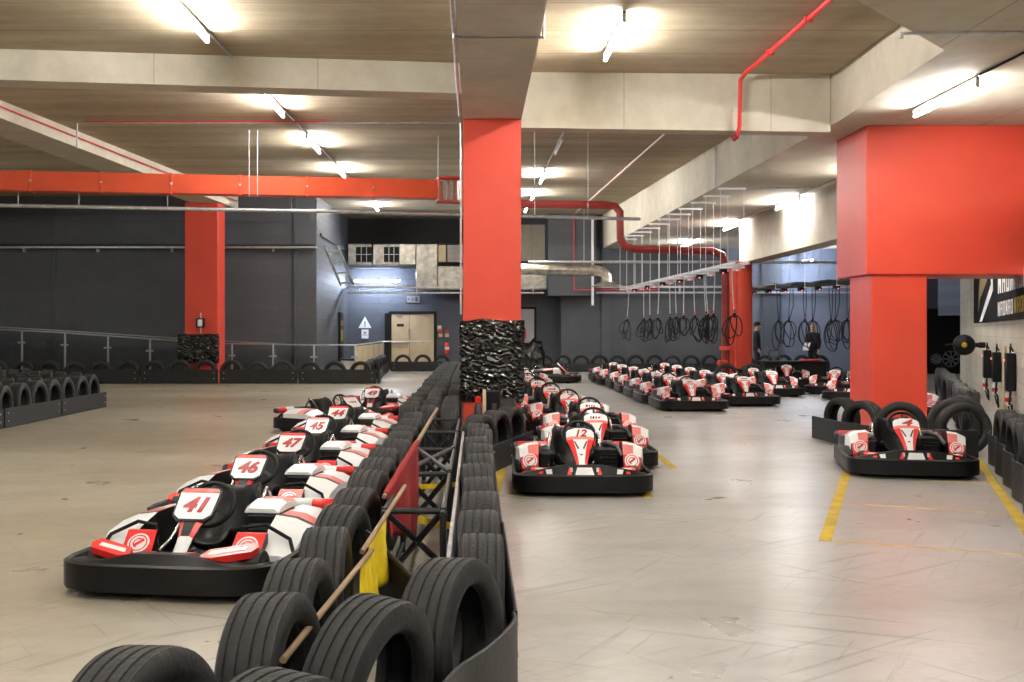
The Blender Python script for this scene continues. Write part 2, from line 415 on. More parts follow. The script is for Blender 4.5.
# ------------------------------------------------------------------ floor markings
def stripe(a, b, w, label, m=YEL):
    a, b = Vector(a), Vector(b); d = (b - a).normalized(); n_ = Vector((-d.y, d.x)) * w / 2
    p = [a - n_, b - n_, b + n_, a + n_]
    o = MB().prism(p, .0, .003).build('floor_marking', m, smooth=0)
    o['kind'] = 'structure'; o['label'] = label; o['category'] = 'floor marking'; return o
FAINT = mat('worn_yellow_paint', (.50, .34, .10), .6, noise=(5, .35))
def fl(x, y): p = Y_of(y); return ((x - VX) * p / F, p)
def Y_of(y): return H * F / (y - VY)
stripe(fl(847, 472), fl(825, 541), .085, 'worn yellow bay line by kart 4, on the lane side')
stripe(fl(978, 460), fl(1034, 541), .085, 'bright yellow bay line by kart 4, on the wall side')
stripe(fl(834, 541), fl(1030, 555.5), .035, 'thin yellow line crossing the bay nearest the camera', FAINT)
stripe(fl(842, 503), fl(1012, 514), .035, 'thin yellow line crossing the bay just in front of kart 4', FAINT)
stripe(fl(846, 475), fl(992, 484), .03, 'thin yellow line crossing the bay under kart 4', FAINT)
stripe(fl(503, 467), fl(494, 496), .085, 'short yellow bay line beside the tyre corner, left of kart 12')
stripe(fl(647, 447), fl(674, 468), .075, 'slanted yellow line on the lane right of the middle karts')
stripe(fl(641, 486), fl(649, 497.5), .085, 'stub of yellow line by the front corner of kart 12')
stripe(fl(494, 496), fl(641, 497), .03, 'thin yellow line in front of kart 12', FAINT)
stripe(fl(604, 382), fl(664, 412), .05, 'thin yellow line along the long parked kart row', FAINT)
stripe(fl(735, 404), fl(752, 409), .05, 'short yellow line in front of the parked rows', FAINT)

# ------------------------------------------------------------------ tyres and belts
def tyre_data():
    Rr, w = .31, .2; h = w / 2
    out = []
    tread = []
    gro = [-.062, -.022, .022, .062]
    xs = [(-h, Rr - .022), (-h + .012, Rr - .006)]
    tr = [(Rr - .006, -h + .012)]
    for g in gro:
        tr += [(Rr, g - .006), (Rr - .006, g - .004), (Rr - .006, g + .004), (Rr, g + .006)]
    tr += [(Rr - .006, h - .012)]
    base = [(Rr - .012, -h + .014)]
    a = MB().lathe([(Rr - .004, -h + .012), (Rr - .022, -h), (Rr - .06, -h - .004), (Rr - .085, -h + .002), (.215, -h + .012), (.205, -h + .03), (.212, -h + .05), (.275, -h + .04),
                    (.285, 0), (.275, h - .04), (.212, h - .05), (.205, h - .03), (.215, h - .012), (Rr - .085, h - .002), (Rr - .06, h + .004), (Rr - .022, h), (Rr - .004, h - .012),
                    (Rr - .014, 0)], 44, closed=True)
    t = MB().lathe(tr + [(Rr - .012, h - .014), (Rr - .012, -h + .014)], 44, closed=True)
    return a.data('tyre', RUB, 50), t.data('tread', RUBT, 30)
TYA, TYT = tyre_data()
def tyre(x, y, ax, label, group=None, sc=1.0, tilt=0.0, dz=0.0):
    """ax: plan angle of the tyre's axis (0 = axis along X)"""
    o = bpy.data.objects.new('tyre', TYA); COL.objects.link(o)
    o.scale = (sc * random.uniform(.94, 1.04), sc, sc)
    o.rotation_mode = 'ZYX'
    o.location = (x, y, .31 * sc + dz); o.rotation_euler = (random.uniform(0, 6.28), tilt, ax)
    o.rotation_mode = 'XYZ'
    o.matrix_basis = TR(x, y, .31 * sc + dz) @ RZ(ax) @ RY(tilt) @ RX(random.uniform(0, 6.28)) @ Matrix.Diagonal((sc * random.uniform(.95, 1.03), sc, sc, 1))
    t = bpy.data.objects.new('tread', TYT); COL.objects.link(t); t.parent = o
    tag(o, label, 'tyre', group); return o
def tyre_line(pts_, ax, fmt, group, jit=.015, sc=(.96, 1.0), yaw=5):
    for i, p in enumerate(pts_):
        tyre(p[0] + random.uniform(-jit, jit), p[1], ax + R(random.uniform(-yaw, yaw)), fmt.format(nth(i + 1)), group, random.uniform(*sc), R(random.uniform(-3, 3)))
def rng(a, b, st):
    out = []; y = a
    while y <= b + 1e-6: out.append(y); y += st
    return out
# middle barrier, track-side line
L1 = [3.78, 4.43, 5.07, 5.75, 6.43, 7.1, 7.77, 8.45, 9.15, 9.85, 10.6, 11.35, 12.1]
tyre_line([(-.66 + (.02 if y > 9 else 0), y) for y in L1], R(-4), '{} tyre from the near end in the track-side line of the middle barrier', 'track-side line of the middle tyre barrier', yaw=6)
tyre(-.90, 3.10, R(-18), 'nearest tyre of the middle barrier, at the lower edge beside kart 41', None, 1.0, R(-4))
tyre(-.52, 2.92, R(-25), 'second nearest tyre, only its black top showing at the lower edge', None, .98, R(3))
tyre(-.345, 3.70, R(-24), 'big black tyre facing out beside the wooden pole at the barrier tip', None, 1.0, R(6))
tyre(-.085, 4.32, R(-22), 'big black tyre with dark open hole at the curved rubber strip', None, 1.0, R(-3))
tyre_line([(.03, y) for y in (4.98, 5.64, 6.28, 6.92, 7.56, 8.2, 8.84, 9.5, 10.14, 10.78)], 0, '{} tyre from the near end in the lane-side line of the middle barrier', 'lane-side line of the middle tyre barrier', sc=(.96, .99), yaw=3)
# three packed lines leading back past the wrapped column
for k, X in enumerate((-.775, -.54, -.305)):
    ys = [y for y in rng(13.3 + .12 * k, 32.3, .655) if k < 2 or not 15.75 < y < 17.4]
    tyre_line([(X - (.02 if y > 20 else 0), y) for y in ys], 0,
              '{} tyre from the front of the ' + ('outer', 'middle', 'inner')[k] + ' packed line beside the wrapped column', 'packed tyres beside the wrapped column', jit=.004, yaw=.8, sc=(.95, 1.0))
# tyre corner in front of the wrapped column
u = Vector((.27, .963)); nn = Vector((.963, -.27)); s0 = Vector((.13, 11.75))
for i, t in enumerate((.36, 1.02, 1.68)):
    p = s0 + u * t - nn * .19
    tyre(p.x, p.y, math.atan2(nn.y, nn.x) - R(10), nth(i + 1) + ' tyre from the near end behind the black strip left of kart 12', 'corner tyres by the wrapped column', .95)
tyre(.42, 14.6, 0, 'tyre showing its tread beside the wrapped column, behind the corner tyres', None, .98)

def belt(path, label, z1=.31, t=.016, group=None, z0=.01, bolts=True):
    b = MB().band(path, z0, z1, t, 0, lip=.004)
    P = [Vector(p) for p in path]
    if bolts:
        for i in range(len(P) - 1):
            d = (P[i + 1] - P[i]); L = d.length
            if L < .4: continue
            d.normalize(); nrm = Vector((d.y, -d.x))
            for q in (.12, L - .12) if L < 3 else (.12, L / 2, L - .12):
                for zz in (z1 * .35, z1 * .75):
                    c_ = P[i] + d * q + nrm * .003
                    b.lathe([(.001, .006), (.012, .006), (.014, 0)], 8, 1, TR(c_.x, c_.y, zz) @ RZ(math.atan2(nrm.y, nrm.x)))
    o = b.build('barrier_belt', [BELT, ZINC]); return tag(o, label, 'barrier strip', group)
def arc(path, n=6):
    """smooth a polyline with Catmull-Rom"""
    P = [Vector(p) for p in path]; out = []
    for i in range(len(P) - 1):
        p0, p1, p2, p3 = P[max(i - 1, 0)], P[i], P[i + 1], P[min(i + 2, len(P) - 1)]
        for k in range(n):
            t = k / n
            out.append(.5 * ((2 * p1) + (p2 - p0) * t + (2 * p0 - 5 * p1 + 4 * p2 - p3) * t * t + (3 * p1 - p0 - 3 * p2 + p3) * t ** 3))
    out.append(P[-1]); return out
belt(arc([(-.64, 2.2), (-.46, 2.56), (-.24, 3.1), (-.15, 3.5), (-.06, 3.9), (.06, 4.2), (.16, 4.55), (.165, 4.7)]), 'black rubber strip curving round the near tip of the middle barrier', .33, bolts=False)
belt([(.175, 4.72), (.175, 6.9)], 'nearest straight black rubber strip along the lane side of the middle barrier', .33)
belt([(.17, 6.95), (.17, 9.2)], 'middle straight black rubber strip along the lane side of the middle barrier', .31)
belt([(.165, 9.25), (.165, 11.4)], 'farthest straight black rubber strip along the lane side of the middle barrier', .31)
s0 = s0 + nn * .03
belt([tuple(s0), tuple(s0 + u * 1.0)], 'black rubber strip at the tyre corner left of kart 12, near half', .29)
belt([tuple(s0 + u * 1.02), tuple(s0 + u * 2.0)], 'black rubber strip at the tyre corner left of kart 12, far half', .29)

# far-left block of tyres on the track
tyre_line([(-7.2, y) for y in rng(15.4, 21.95, .68)], 0, '{} tyre from the near end along the strip of the far-left tyre block', 'far-left tyre block', sc=(1.03, 1.07), yaw=4)
for k, (X, ya, yb) in enumerate(((-7.95, 17.6, 23.4), (-8.7, 18.8, 24.6), (-9.45, 20.2, 25.9), (-10.2, 21.5, 26.6))):
    tyre_line([(X, y) for y in rng(ya, yb, .66)], R(20), '{} tyre from the near end in the ' + nth(k + 2) + ' line back of the far-left tyre block', 'far-left tyre block', sc=(.96, 1.04), yaw=10, jit=.03)
for i, (a, b) in enumerate(((15.0, 17.2), (17.25, 19.6), (19.65, 22.0))):
    belt([(-7.05, a), (-7.05, b)], ('near', 'middle', 'far')[i] + ' black rubber strip on the far-left tyre block', .30)
# barrier along the dark left wall
tyre_line([(-15.3 + .715 * i, 31.75) for i in range(18)], R(90), '{} tyre from the outer end of the barrier under the glass railing', 'tyres along the dark left wall', sc=(.98, 1.08), yaw=4)
for i in range(6):
    xa = -15.7 + i * 2.17
    belt([(xa, 31.58), (xa + 2.14, 31.58)], nth(i + 1) + ' black rubber strip from the outer end of the barrier under the railing', .40)
tyre_line([(-2.985 - .026 * (y - 32), y) for y in rng(32.4, 40.4, .68)], R(0), '{} tyre from the front where the barrier turns back to the doors', 'tyres turning back to the doors', sc=(.98, 1.02))
belt(arc([(-2.68, 31.58), (-2.62, 31.9), (-2.78, 34), (-2.9, 36.2)]), 'black rubber strip turning back toward the doors, front half', .36)
belt([(-2.91, 36.25), (-3.05, 40.7)], 'black rubber strip turning back toward the doors, rear half', .36)
tyre_line([(-2.55 + .68 * i, 41.0) for i in range(3)], R(90), '{} tyre from the turn in the short barrier before the timber doors', 'tyres before the doors', sc=(.95, 1.0))
belt([(-3.0, 40.85), (-1.15, 40.85)], 'black rubber strip of the short barrier before the timber doors', .36)
# barrier along the rear wall
tyre_line([(1.15 + .65 * i, 40.65) for i in range(18)], R(90), '{} tyre from the wrapped column along the rear wall barrier', 'tyres along the rear wall', sc=(.95, 1.0), yaw=4)
for i in range(5):
    xa = .8 + i * 2.35
    belt([(xa, 40.5), (xa + 2.3, 40.5)], nth(i + 1) + ' black rubber strip from the wrapped column along the rear wall', .30)
tyre(6.5, 29.75, R(80), 'tyre at the foot of the round red column beside the dark red pipe')
tyre(7.18, 29.85, R(96), 'tyre directly in front of the round red column')
# pillar barrier round kart 4
for x, y, ax, sc, lab in ((4.92, 15.42, 200, .93, 'farther tyre facing the lane, left of the square red pillar'),
                          (4.97, 14.72, 212, .93, 'nearer tyre facing the lane, left of the square red pillar'),
                          (5.20, 14.02, 248, .98, 'tyre behind kart 4 just left of its steering wheel'),
                          (5.78, 13.62, 262, 1.0, 'tyre behind kart 4 just right of its steering wheel'),
                          (6.0, 14.42, 255, 1.0, 'tyre standing back between the square red pillar and the cream wall'),
                          (6.42, 15.2, 250, 1.0, 'tyre against the cream wall line, behind kart 4')):
    tyre(x, y, R(ax), lab, None, sc)
belt(arc([(4.60, 15.7), (4.68, 14.7), (4.86, 13.95)]), 'black rubber strip left of kart 4 facing the lane', .31)
belt(arc([(4.88, 13.9), (5.2, 13.45), (5.5, 13.25), (5.78, 13.2)]), 'black rubber strip behind kart 4', .33)
# line along the cream wall
qb = Vector((4.11, 8.35)); q0 = qb + NR * .17
tyre_line([tuple(q0 + U * t) for t in rng(.0, 4.9, .665)], math.atan2(NR.y, NR.x), '{} tyre from the near end of the bulging black strip by the cream wall', 'near tyres by the cream wall', sc=(.97, 1.0), yaw=4)
tyre_line([tuple(qb + U * t) for t in rng(8.0, 18.9, .665)], math.atan2(NR.y, NR.x), '{} tyre past the strip in the line along the cream wall', 'far tyres along the cream wall', sc=(.97, 1.03), yaw=8)
def scallop(a, n_, step, amp):
    out = []
    for i in range(n_ * 6 + 1):
        t = i / 6 * step
        p = Vector(a) + U * t - NR * (amp * (.5 - .5 * math.cos(2 * math.pi * i / 6)))
        out.append(p)
    return out
for i in range(3):
    a = qb + U * (-.4 + i * 1.83) + NR * .035
    belt(scallop(a, 2, .9, .045), ('nearest', 'middle', 'farthest')[i] + ' bulging black rubber strip by the cream wall', .34, bolts=False)

# ------------------------------------------------------------------ karts
def text_mesh(s, size, m, name, shear=.0, off=.0, depth=.004):
    cu = bpy.data.curves.new(name, 'FONT'); cu.body = s; cu.size = size; cu.align_x = 'CENTER'; cu.align_y = 'CENTER'
    cu.shear = shear; cu.offset = off; cu.extrude = depth; cu.resolution_u = 3
    o = bpy.data.objects.new('tmp_text', cu); COL.objects.link(o)
    dg = bpy.context.evaluated_depsgraph_get()
    me = bpy.data.meshes.new_from_object(o.evaluated_get(dg)); me.name = name
    bpy.data.objects.remove(o); bpy.data.curves.remove(cu)
    me.materials.clear(); me.materials.append(m); return me

def kart_parts(A):
    """list of (name, mesh, [(sub name, mesh)]); A: the number board type, else the rental row type. Front is -Y."""
    P = []
    # perimeter bumper
    half = [(.0, -.90), (.30, -.895), (.44, -.875), (.55, -.82), (.615, -.735), (.635, -.62), (.635, -.2), (.62, .3), (.62, .62), (.59, .76), (.52, .84), (.40, .875), (.0, .88)]
    path = half + [(-x, y) for x, y in half[-2:0:-1]]
    b = MB().band(path, .045, .20, .035, 0, closed=True, lip=.012)
    P.append(('bumper', b.data('bumper', BLK, 45), []))
    tray = [(x * .93, y * .93) for x, y in path]
    P.append(('floor_tray', MB().prism(tray, .035, .05).data('floor_tray', BLKM, 0), []))
    # front fairing with its small decals
    f = MB()
    xs = [-.56, -.47, -.33, -.17, .17, .33, .47, .56]; hz = [.20, .225, .255, .285, .285, .255, .225, .20] if not A else [.195, .20, .21, .25, .25, .21, .20, .195]
    fy = [-.77, -.825, -.855, -.86, -.86, -.855, -.825, -.77]
    f.loft([[(x, y_, .185), (x, y_ + .035, z), (x, y_ + .16, z - .012), (x, y_ + .16, .185)] for x, y_, z in zip(xs, fy, hz)], 0)
    def decal(pl, m):
        f.add([(x, -.862 + .035 * (z - .185) / .1 + (abs(x) > .2) * (abs(x) - .17) ** 2 * .35 - .002, z) for x, z in pl], [list(range(len(pl)))], m)
    if not A:
        decal([(-.085, .198), (.085, .198), (.065, .262), (-.065, .262)], 1)
        for s in (-1, 1):
            decal([(s * .115, .2), (s * .155, .2), (s * .135, .262), (s * .105, .262)], 2)
            decal([(s * .105, .225), (s * .125, .225), (s * .125, .262), (s * .105, .262)], 1)
            decal([(s * .285, .205), (s * .335, .205), (s * .345, .242), (s * .29, .248)], 1)
            decal([(s * .37, .205), (s * .41, .205), (s * .40, .225), (s * .365, .228)], 2)
    P.append(('front_fairing', f.data('front_fairing', [BLK, WHITE, KRED], 30), []))
    # nose panels over the front corners
    for s in (-1, 1):
        g = MB()
        T = TR(s * .34, -.68, .235) @ RZ(s * R(24)) @ RY(s * R(-6)) @ RX(R(14)) if A else TR(s * .37, -.70, .222) @ RZ(s * R(24)) @ RX(R(14)) @ Matrix.Scale(.66, 4)
        g.box((0, 0, 0), (.30, .12, .035), 0, .012, T=None) if False else None
        pl = [(-.16, -.02), (-.10, -.06), (.12, -.06), (.17, -.01), (.16, .05), (-.10, .05)]
        pl = [(s * x, y) for x, y in pl]
        g.prism(pl, -.02, .02, 0, T); g.prism([(s * x * .72, y * .38) for x, y in ((-.16, -.04), (.13, -.06), (.15, .03), (-.12, .05))], .02, .023, 1, T)
        P.append(('nose_panel', g.data('nose_panel', [KRED, WHITE], 20), []))
    # side pods
    for s in (-1, 1):
        g = MB(); secs = []
        if A: rows = ((-.36, .13, .17, .155, .43, .59), (-.20, .13, .285, .25, .40, .612), (.0, .13, .345, .285, .385, .615), (.05, .13, .347, .285, .385, .615), (.20, .13, .347, .28, .385, .615), (.50, .14, .335, .265, .40, .61), (.57, .16, .27, .22, .42, .59))
        else: rows = ((-.43, .17, .20, .19, .395, .54), (-.385, .15, .33, .30, .39, .56), (-.33, .14, .42, .375, .39, .57), (-.24, .13, .435, .38, .40, .58), (-.18, .13, .425, .37, .43, .595), (.1, .13, .40, .34, .44, .60), (.38, .14, .38, .32, .44, .60), (.5, .17, .32, .27, .45, .585))
        for y, zb, zi, zo, xi, xo in rows:
            zm = zb + (zo - zb) * .55
            secs.append([(s * xi, y, zb), (s * xi, y, zi), (s * (xi * .45 + xo * .55), y, zi * .72 + zo * .28), (s * xo, y, zo), (s * (xo + .004), y, zm), (s * (xo + .010), y, zb + .03), (s * xo, y, zb)])
        if A:
            tops = [1, 1, 4, 3, 1, 0]
            pm = lambda i, k: (tops[i] if k in (1, 2) else (1 if k == 3 and i < 5 else 0))
        else:
            tops = [2, 3, 1, 1, 2, 0, 1]
            pm = lambda i, k: (1 if i == 1 and k == 2 else tops[i] if k in (1, 2) else (1 if i in (1, 2, 3) else 2 if i == 6 else 0) if k == 3 else 4 if k == 4 else 0)
        g.loft(secs, pm, capm=1 if A else 2)
        if A:   # emblem panel on the inner front and its dark hoop
            g.loft([[(s * x0_, y, .13), (s * x0_, y, z), (s * x1_, y, z), (s * x1_, y, .13)] for y, z, x0_, x1_ in ((-.44, .15, .235, .425), (-.31, .285, .25, .43), (-.28, .285, .25, .43))], lambda i, k: 2 if k == 1 else 0, capm=0)
            g.tube([(s * .25, -.30, .20), (s * .27, -.27, .31), (s * .40, -.24, .325), (s * .56, -.27, .25), (s * .60, -.32, .17)], .012, 0, 8)
        # round emblem on the sloping front face: white disc, red ring and stroke
        T = TR(s * .47, -.428, .255) @ RX(R(-70 + 90)) if False else None
        a, c_ = (Vector((s * .335, -.44, .15)), Vector((s * .335, -.31, .285))) if A else (Vector((s * .47, -.43, .195)), Vector((s * .47, -.385, .32))); up = (c_ - a).normalized(); sd = Vector((1, 0, 0)); nr = sd.cross(up).normalized()
        if nr.y > 0: nr = -nr
        o_ = a.lerp(c_, .5 if A else .62) + nr * .006
        def disc(r0, r1, m, lift, a0=0, a1=360, n_=20):
            vs, fs = [], []
            for i in range(n_ + 1):
                t = R(a0 + (a1 - a0) * i / n_)
                d = sd * math.cos(t) + up * math.sin(t)
                vs += [o_ + d * r0 + nr * lift, o_ + d * r1 + nr * lift]
            for i in range(n_): fs.append([2 * i, 2 * i + 1, 2 * i + 3, 2 * i + 2])
            g.add(vs, fs, m)
        disc(0.0005, .068, 1, 0); disc(.048, .056, 2, .002); disc(.026, .034, 2, .002, 40, 260)
        g.add([o_ + nr * .002 + sd * x + up * z for x, z in ((-.03, -.012), (-.02, -.03), (.036, .016), (.026, .034))], [[0, 1, 2, 3]], 2)
        if A:   # white stripe patches on the long top
            pass
        P.append(('side_pod', g.data('side_pod', [BLK, WHITE, KRED, PINK, GREYP], 28), []))
    # wheels
    def wheel(x, y, r, w):
        g = MB().lathe([(r * .62, -w / 2), (r * .9, -w / 2), (r, -w / 2 + .02), (r, w / 2 - .02), (r * .9, w / 2), (r * .62, w / 2)], 24, closed=True, T=TR(x, y, r))
        rm = MB().lathe([(r * .62, -w / 2 + .005), (r * .55, -w / 2 + .02), (.03, -w / 2 + .03), (.03, w / 2 - .03), (r * .55, w / 2 - .02), (r * .62, w / 2 - .005)], 18, T=TR(x, y, r))
        return ('wheel', g.data('wheel', RUB, 40), [('rim', rm.data('rim', ZINC, 40))])
    for s in (-1, 1):
        P.append(wheel(s * .45, -.58, .125, .115)); P.append(wheel(s * .47, .60, .137, .17))
    # seat shell
    bm = bmesh.new()
    prof = [(-.06, .17, .17), (.05, .115, .19), (.2, .10, .205), (.32, .15, .21), (.40, .28, .215), (.45, .40, .20), (.485, .50, .17)]
    us = [-1, -.8, -.45, 0, .45, .8, 1]; rows = []
    for i, (y, z, w) in enumerate(prof):
        row = []
        for uu in us:
            k = abs(uu) ** 3
            lift = .13 * k if i < 4 else .03 * k; fwd = (0 if i < 3 else .13 if i < 6 else .05) * k
            row.append(bm.verts.new((uu * w - .035, y - fwd, (z + lift) * (.9 if A else 1))))
        rows.append(row)
    for i in range(len(rows) - 1):
        for j in range(len(us) - 1): bm.faces.new((rows[i][j], rows[i][j + 1], rows[i + 1][j + 1], rows[i + 1][j]))
    bmesh.ops.recalc_face_normals(bm, faces=bm.faces[:]); bmesh.ops.solidify(bm, geom=bm.faces[:], thickness=.018)
    bmesh.ops.subdivide_edges(bm, edges=bm.edges[:], cuts=1, smooth=.6, use_grid_fill=True)
    me = bpy.data.meshes.new('seat'); bm.to_mesh(me); bm.free(); me.materials.append(BLK); me.shade_smooth()
    P.append(('seat', me, []))
    for s in (-1, 1):
        q = [(s * .25 - .02, -.45, .12), (s * .27 - .02, -.2, .14), (s * .26 - .02, .02, .22), (s * .245 - .02, .2, .40), (s * .235 - .02, .33, .46), (s * .24 - .02, .46, .30), (s * .25 - .02, .56, .15)]
        q3 = []
        for i in range(len(q) - 1):
            p0, p1, p2, p3 = [Vector(q[max(0, min(len(q) - 1, j))]) for j in (i - 1, i, i + 1, i + 2)]
            for k in range(4):
                t = k / 4; q3.append(.5 * ((2 * p1) + (p2 - p0) * t + (2 * p0 - 5 * p1 + 4 * p2 - p3) * t * t + (3 * p1 - p0 - 3 * p2 + p3) * t ** 3))
        q3.append(Vector(q[-1]))
        P.append(('side_tube', MB().tube(q3, .012, 0, 8).data('side_tube', SILV, 60), []))
    # chassis rails, axle, pedals, steering column
    ch = MB()
    for s in (-1, 1): ch.tube([(s * .2, -.72, .075), (s * .22, -.3, .075), (s * .24, .3, .075), (s * .24, .66, .08)], .016, 0, 8)
    ch.tube([(-.4, -.58, .115), (.4, -.58, .115)], .014, 0, 8); ch.tube([(-.42, .60, .137), (.42, .60, .137)], .018, 0, 8); ch.tube([(-.2, -.72, .075), (.2, -.72, .075)], .016, 0, 8)
    P.append(('chassis', ch.data('chassis', ZINC if not A else GREYP, 60), []))
    for s in (-1, 1):
        pe = MB().tube([(s * .12, -.66, .08), (s * .12, -.70, .17), (s * .12, -.68, .225)], .008, 1, 6).box((s * .12, -.685, .215), (.07, .012, .045), 0, .003)
        P.append(('pedal', pe.data('pedal', [KRED if A else ZINC, ZINC], 40), []))
    P.append(('steering_column', MB().tube([(0, -.55, .12), (0, -.14, .46)], .011, 0, 8).data('steering_column', SILV, 60), []))
    # steering wheel
    cz = .415 if A else .485
    Tw = TR(-.0, -.10, cz) @ RX(R(-32))
    sw_ = MB().tube([(.15 * math.cos(t), 0, .14 * math.sin(t)) for t in [2 * math.pi * k / 28 for k in range(28)]], .0155, 0, 8, closed=True, T=Tw)
    sp = MB()
    for a in (90, 210, 330): sp.box((.07 * math.cos(R(a)), 0, .065 * math.sin(R(a))), (.13, .008, .026), 0, .002, T=RY(R(-a)))
    sp.lathe([(.001, -.02), (.035, -.02), (.035, .01), (.001, .01)], 14, 0, RZ(R(90)))
    sp2 = MB(); sp2.add(sp.v, sp.f, 0, Tw)
    P.append(('steering_wheel', sw_.data('steering_wheel', BLKM, 60), [('spoke', sp2.data('spoke', GREYP, 40))]))
    # front panel (steering column cover)
    y0, z0, y1, z1 = -.60, .19, -.235, (.50 if A else .555)
    d = Vector((0, y1 - y0, z1 - z0)); L = d.length; dn = d.normalized(); nrm = Vector((0, -dn.z, dn.y))
    rows = [(0, .045, 1, 1), (.13, .046, 1, 1), (.14, .046, 0, 2), (.32, .060, 0, 2), (.50, .082, 0, 2), (.66, .112, 0, 2), (.74, .125, 3, 3), (.80, .130, 3, 3), (.81, .130, 0, 0), (.93, .128, 0, 0), (.985, .108, 0, 0), (1.0, .085, 0, 0)]
    if A: rows = [(0, .04, 0, 0), (.30, .045, 0, 0), (.31, .046, 1, 2), (.5, .062, 1, 2), (.58, .085, 3, 2), (.66, .105, 0, 2), (.74, .112, 0, 0), (.86, .112, 0, 0), (.99, .10, 0, 0), (1.0, .08, 0, 0)]
    g = MB(); vs, fs, ms = [], [], []
    for t, w, *_ in rows:
        c_ = Vector((0, y0, z0)) + dn * (L * t)
        for k, bulge in ((-1, -.012), (-.55, .006), (.55, .006), (1, -.012)): vs.append(c_ + Vector((k * w, 0, 0)) + nrm * bulge)
        for k in (-1, 1): vs.append(c_ + Vector((k * w * .96, 0, 0)) - nrm * .03)
    for i in range(len(rows) - 1):
        a, b_ = i * 6, (i + 1) * 6
        for k, mm in ((0, rows[i][3]), (1, rows[i][2]), (2, rows[i][3])): fs.append([a + k, a + k + 1, b_ + k + 1, b_ + k]); ms.append(mm)
        for p, q in ((3, 5), (5, 4), (4, 0)): fs.append([a + p, a + q, b_ + q, b_ + p]); ms.append(1)
    e = (len(rows) - 1) * 6
    fs += [[0, 4, 5, 3, 2, 1], [e, e + 1, e + 2, e + 3, e + 5, e + 4]]; ms += [1, 1]
    g.add(vs, fs, ms)
    if not A:
        for s in (-1, 1):   # grey intake strokes
            q = [Vector((0, y0, z0)) + dn * (L * t) + Vector((s * x, 0, 0)) + nrm * .009 for t, x in ((.50, .028), (.53, .016), (.69, .05), (.70, .066))]
            g.add(q, [[0, 1, 2, 3]], 4)
        q = [Vector((0, y0, z0)) + dn * (L * t) + Vector((x, 0, 0)) + nrm * .009 for t, x in ((.37, -.012), (.37, .012), (.40, .012), (.40, -.012))]
        g.add(q, [[0, 1, 2, 3]], 5)
    P.append(('front_panel', g.data('front_panel', [WHITE, BLK, KRED, PINK, GREYP, mat('dark_blue', (.02, .03, .12), .4)], 30), []))
    KP_FRAME.setdefault(A, (Vector((0, y0, z0)), dn, nrm, L))
    if A:
        g = MB(); ob = Vector((0, y0, z0)) + dn * (L * .80) + nrm * .012
        def pl(poly, h0, h1, m):
            n_ = len(poly)
            vs = [ob + Vector((x, 0, 0)) + dn * z + nrm * h0 for x, z in poly] + [ob + Vector((x, 0, 0)) + dn * z + nrm * h1 for x, z in poly]
            g.add(vs, [list(range(n_))[::-1], list(range(n_, 2 * n_))] + [[i, (i + 1) % n_, n_ + (i + 1) % n_, n_ + i] for i in range(n_)], m)
        pl([(-.085, -.125), (.085, -.125), (.125, -.085), (.132, .10), (.112, .132), (-.112, .132), (-.132, .10), (-.125, -.085)], -.015, .0, 2)
        pl([(-.075, -.113), (.075, -.113), (.113, -.078), (.12, .088), (-.12, .088), (-.113, -.078)], .0, .004, 0)
        pl([(-.12, .092), (.12, .092), (.105, .122), (-.105, .122)], .0, .004, 1)
        P.append(('number_plate', g.data('number_plate', [WHITE, KRED, BLK], 20), []))
    # engine
    e1 = MB().box((.30, .17, .235), (.24, .30, .23), 0, .02).box((.30, .0, .20), (.18, .06, .13), 0, .015)
    for k in range(5): e1.box((.30, -.035, .15 + k * .035), (.16, .02, .01), 0)
    subs = []
    if A:
        ec = MB().loft([[(.17, y, .35), (.17, y, z - .02), (.20, y, z), (.36, y, z), (.39, y, z - .02), (.39, y, .35)] for y, z in ((.03, .375), (.08, .40), (.19, .415), (.36, .405), (.39, .38))],
                       lambda i, k: 1 if i in (2,) and k in (1, 2, 3) else 0)
        subs = [('engine_cover', ec.data('engine_cover', [WHITE, PINK], 30))]
    else:
        ec = MB().tube([(.22, .28, .36), (.28, .1, .39), (.38, .05, .36), (.42, -.12, .28)], .022, 0, 8).box((.30, .2, .37), (.12, .12, .06), 0, .01)
        subs = [('exhaust', ec.data('exhaust', GREYP, 50))]
    P.append(('engine', e1.data('engine', BLKM, 30), subs))
    if not A:
        tk = MB().box((-.31, .12, .22), (.15, .26, .2), 0, .03).tube([(-.36, .0, .36), (-.3, .05, .37), (-.26, .2, .36)], .012, 1, 6).box((-.31, .12, .345), (.09, .14, .05), 1, .012)
        P.append(('fuel_tank', tk.data('fuel_tank', [BLKM, STEEL], 30), []))
    # rear bar with coloured sleeves
    rb = MB().lathe([(.001, -.60), (.03, -.60), (.04, -.585), (.04, .585), (.03, .60), (.001, .60)], 16, 0, TR(0, .72, .30))
    for xa, xb, m in ((-.55, -.40, 1), (-.40, -.26, 2), (.26, .40, 2), (.40, .55, 1)) if A else ((-.56, -.2, 1), (.2, .56, 1)):
        rb.lathe([(.041, xa), (.044, xa + .005), (.044, xb - .005), (.041, xb)], 16, m, TR(0, .72, .30))
    for s in (-1, 1): rb.tube([(s * .3, .72, .3), (s * .26, .7, .15), (s * .24, .62, .09)], .012, 3, 6)
    P.append(('rear_bar', rb.data('rear_bar', [GREYP, KRED, WHITE, ZINC], 40), []))
    return P
KP_FRAME = {}
KP = {True: kart_parts(True), False: kart_parts(False)}
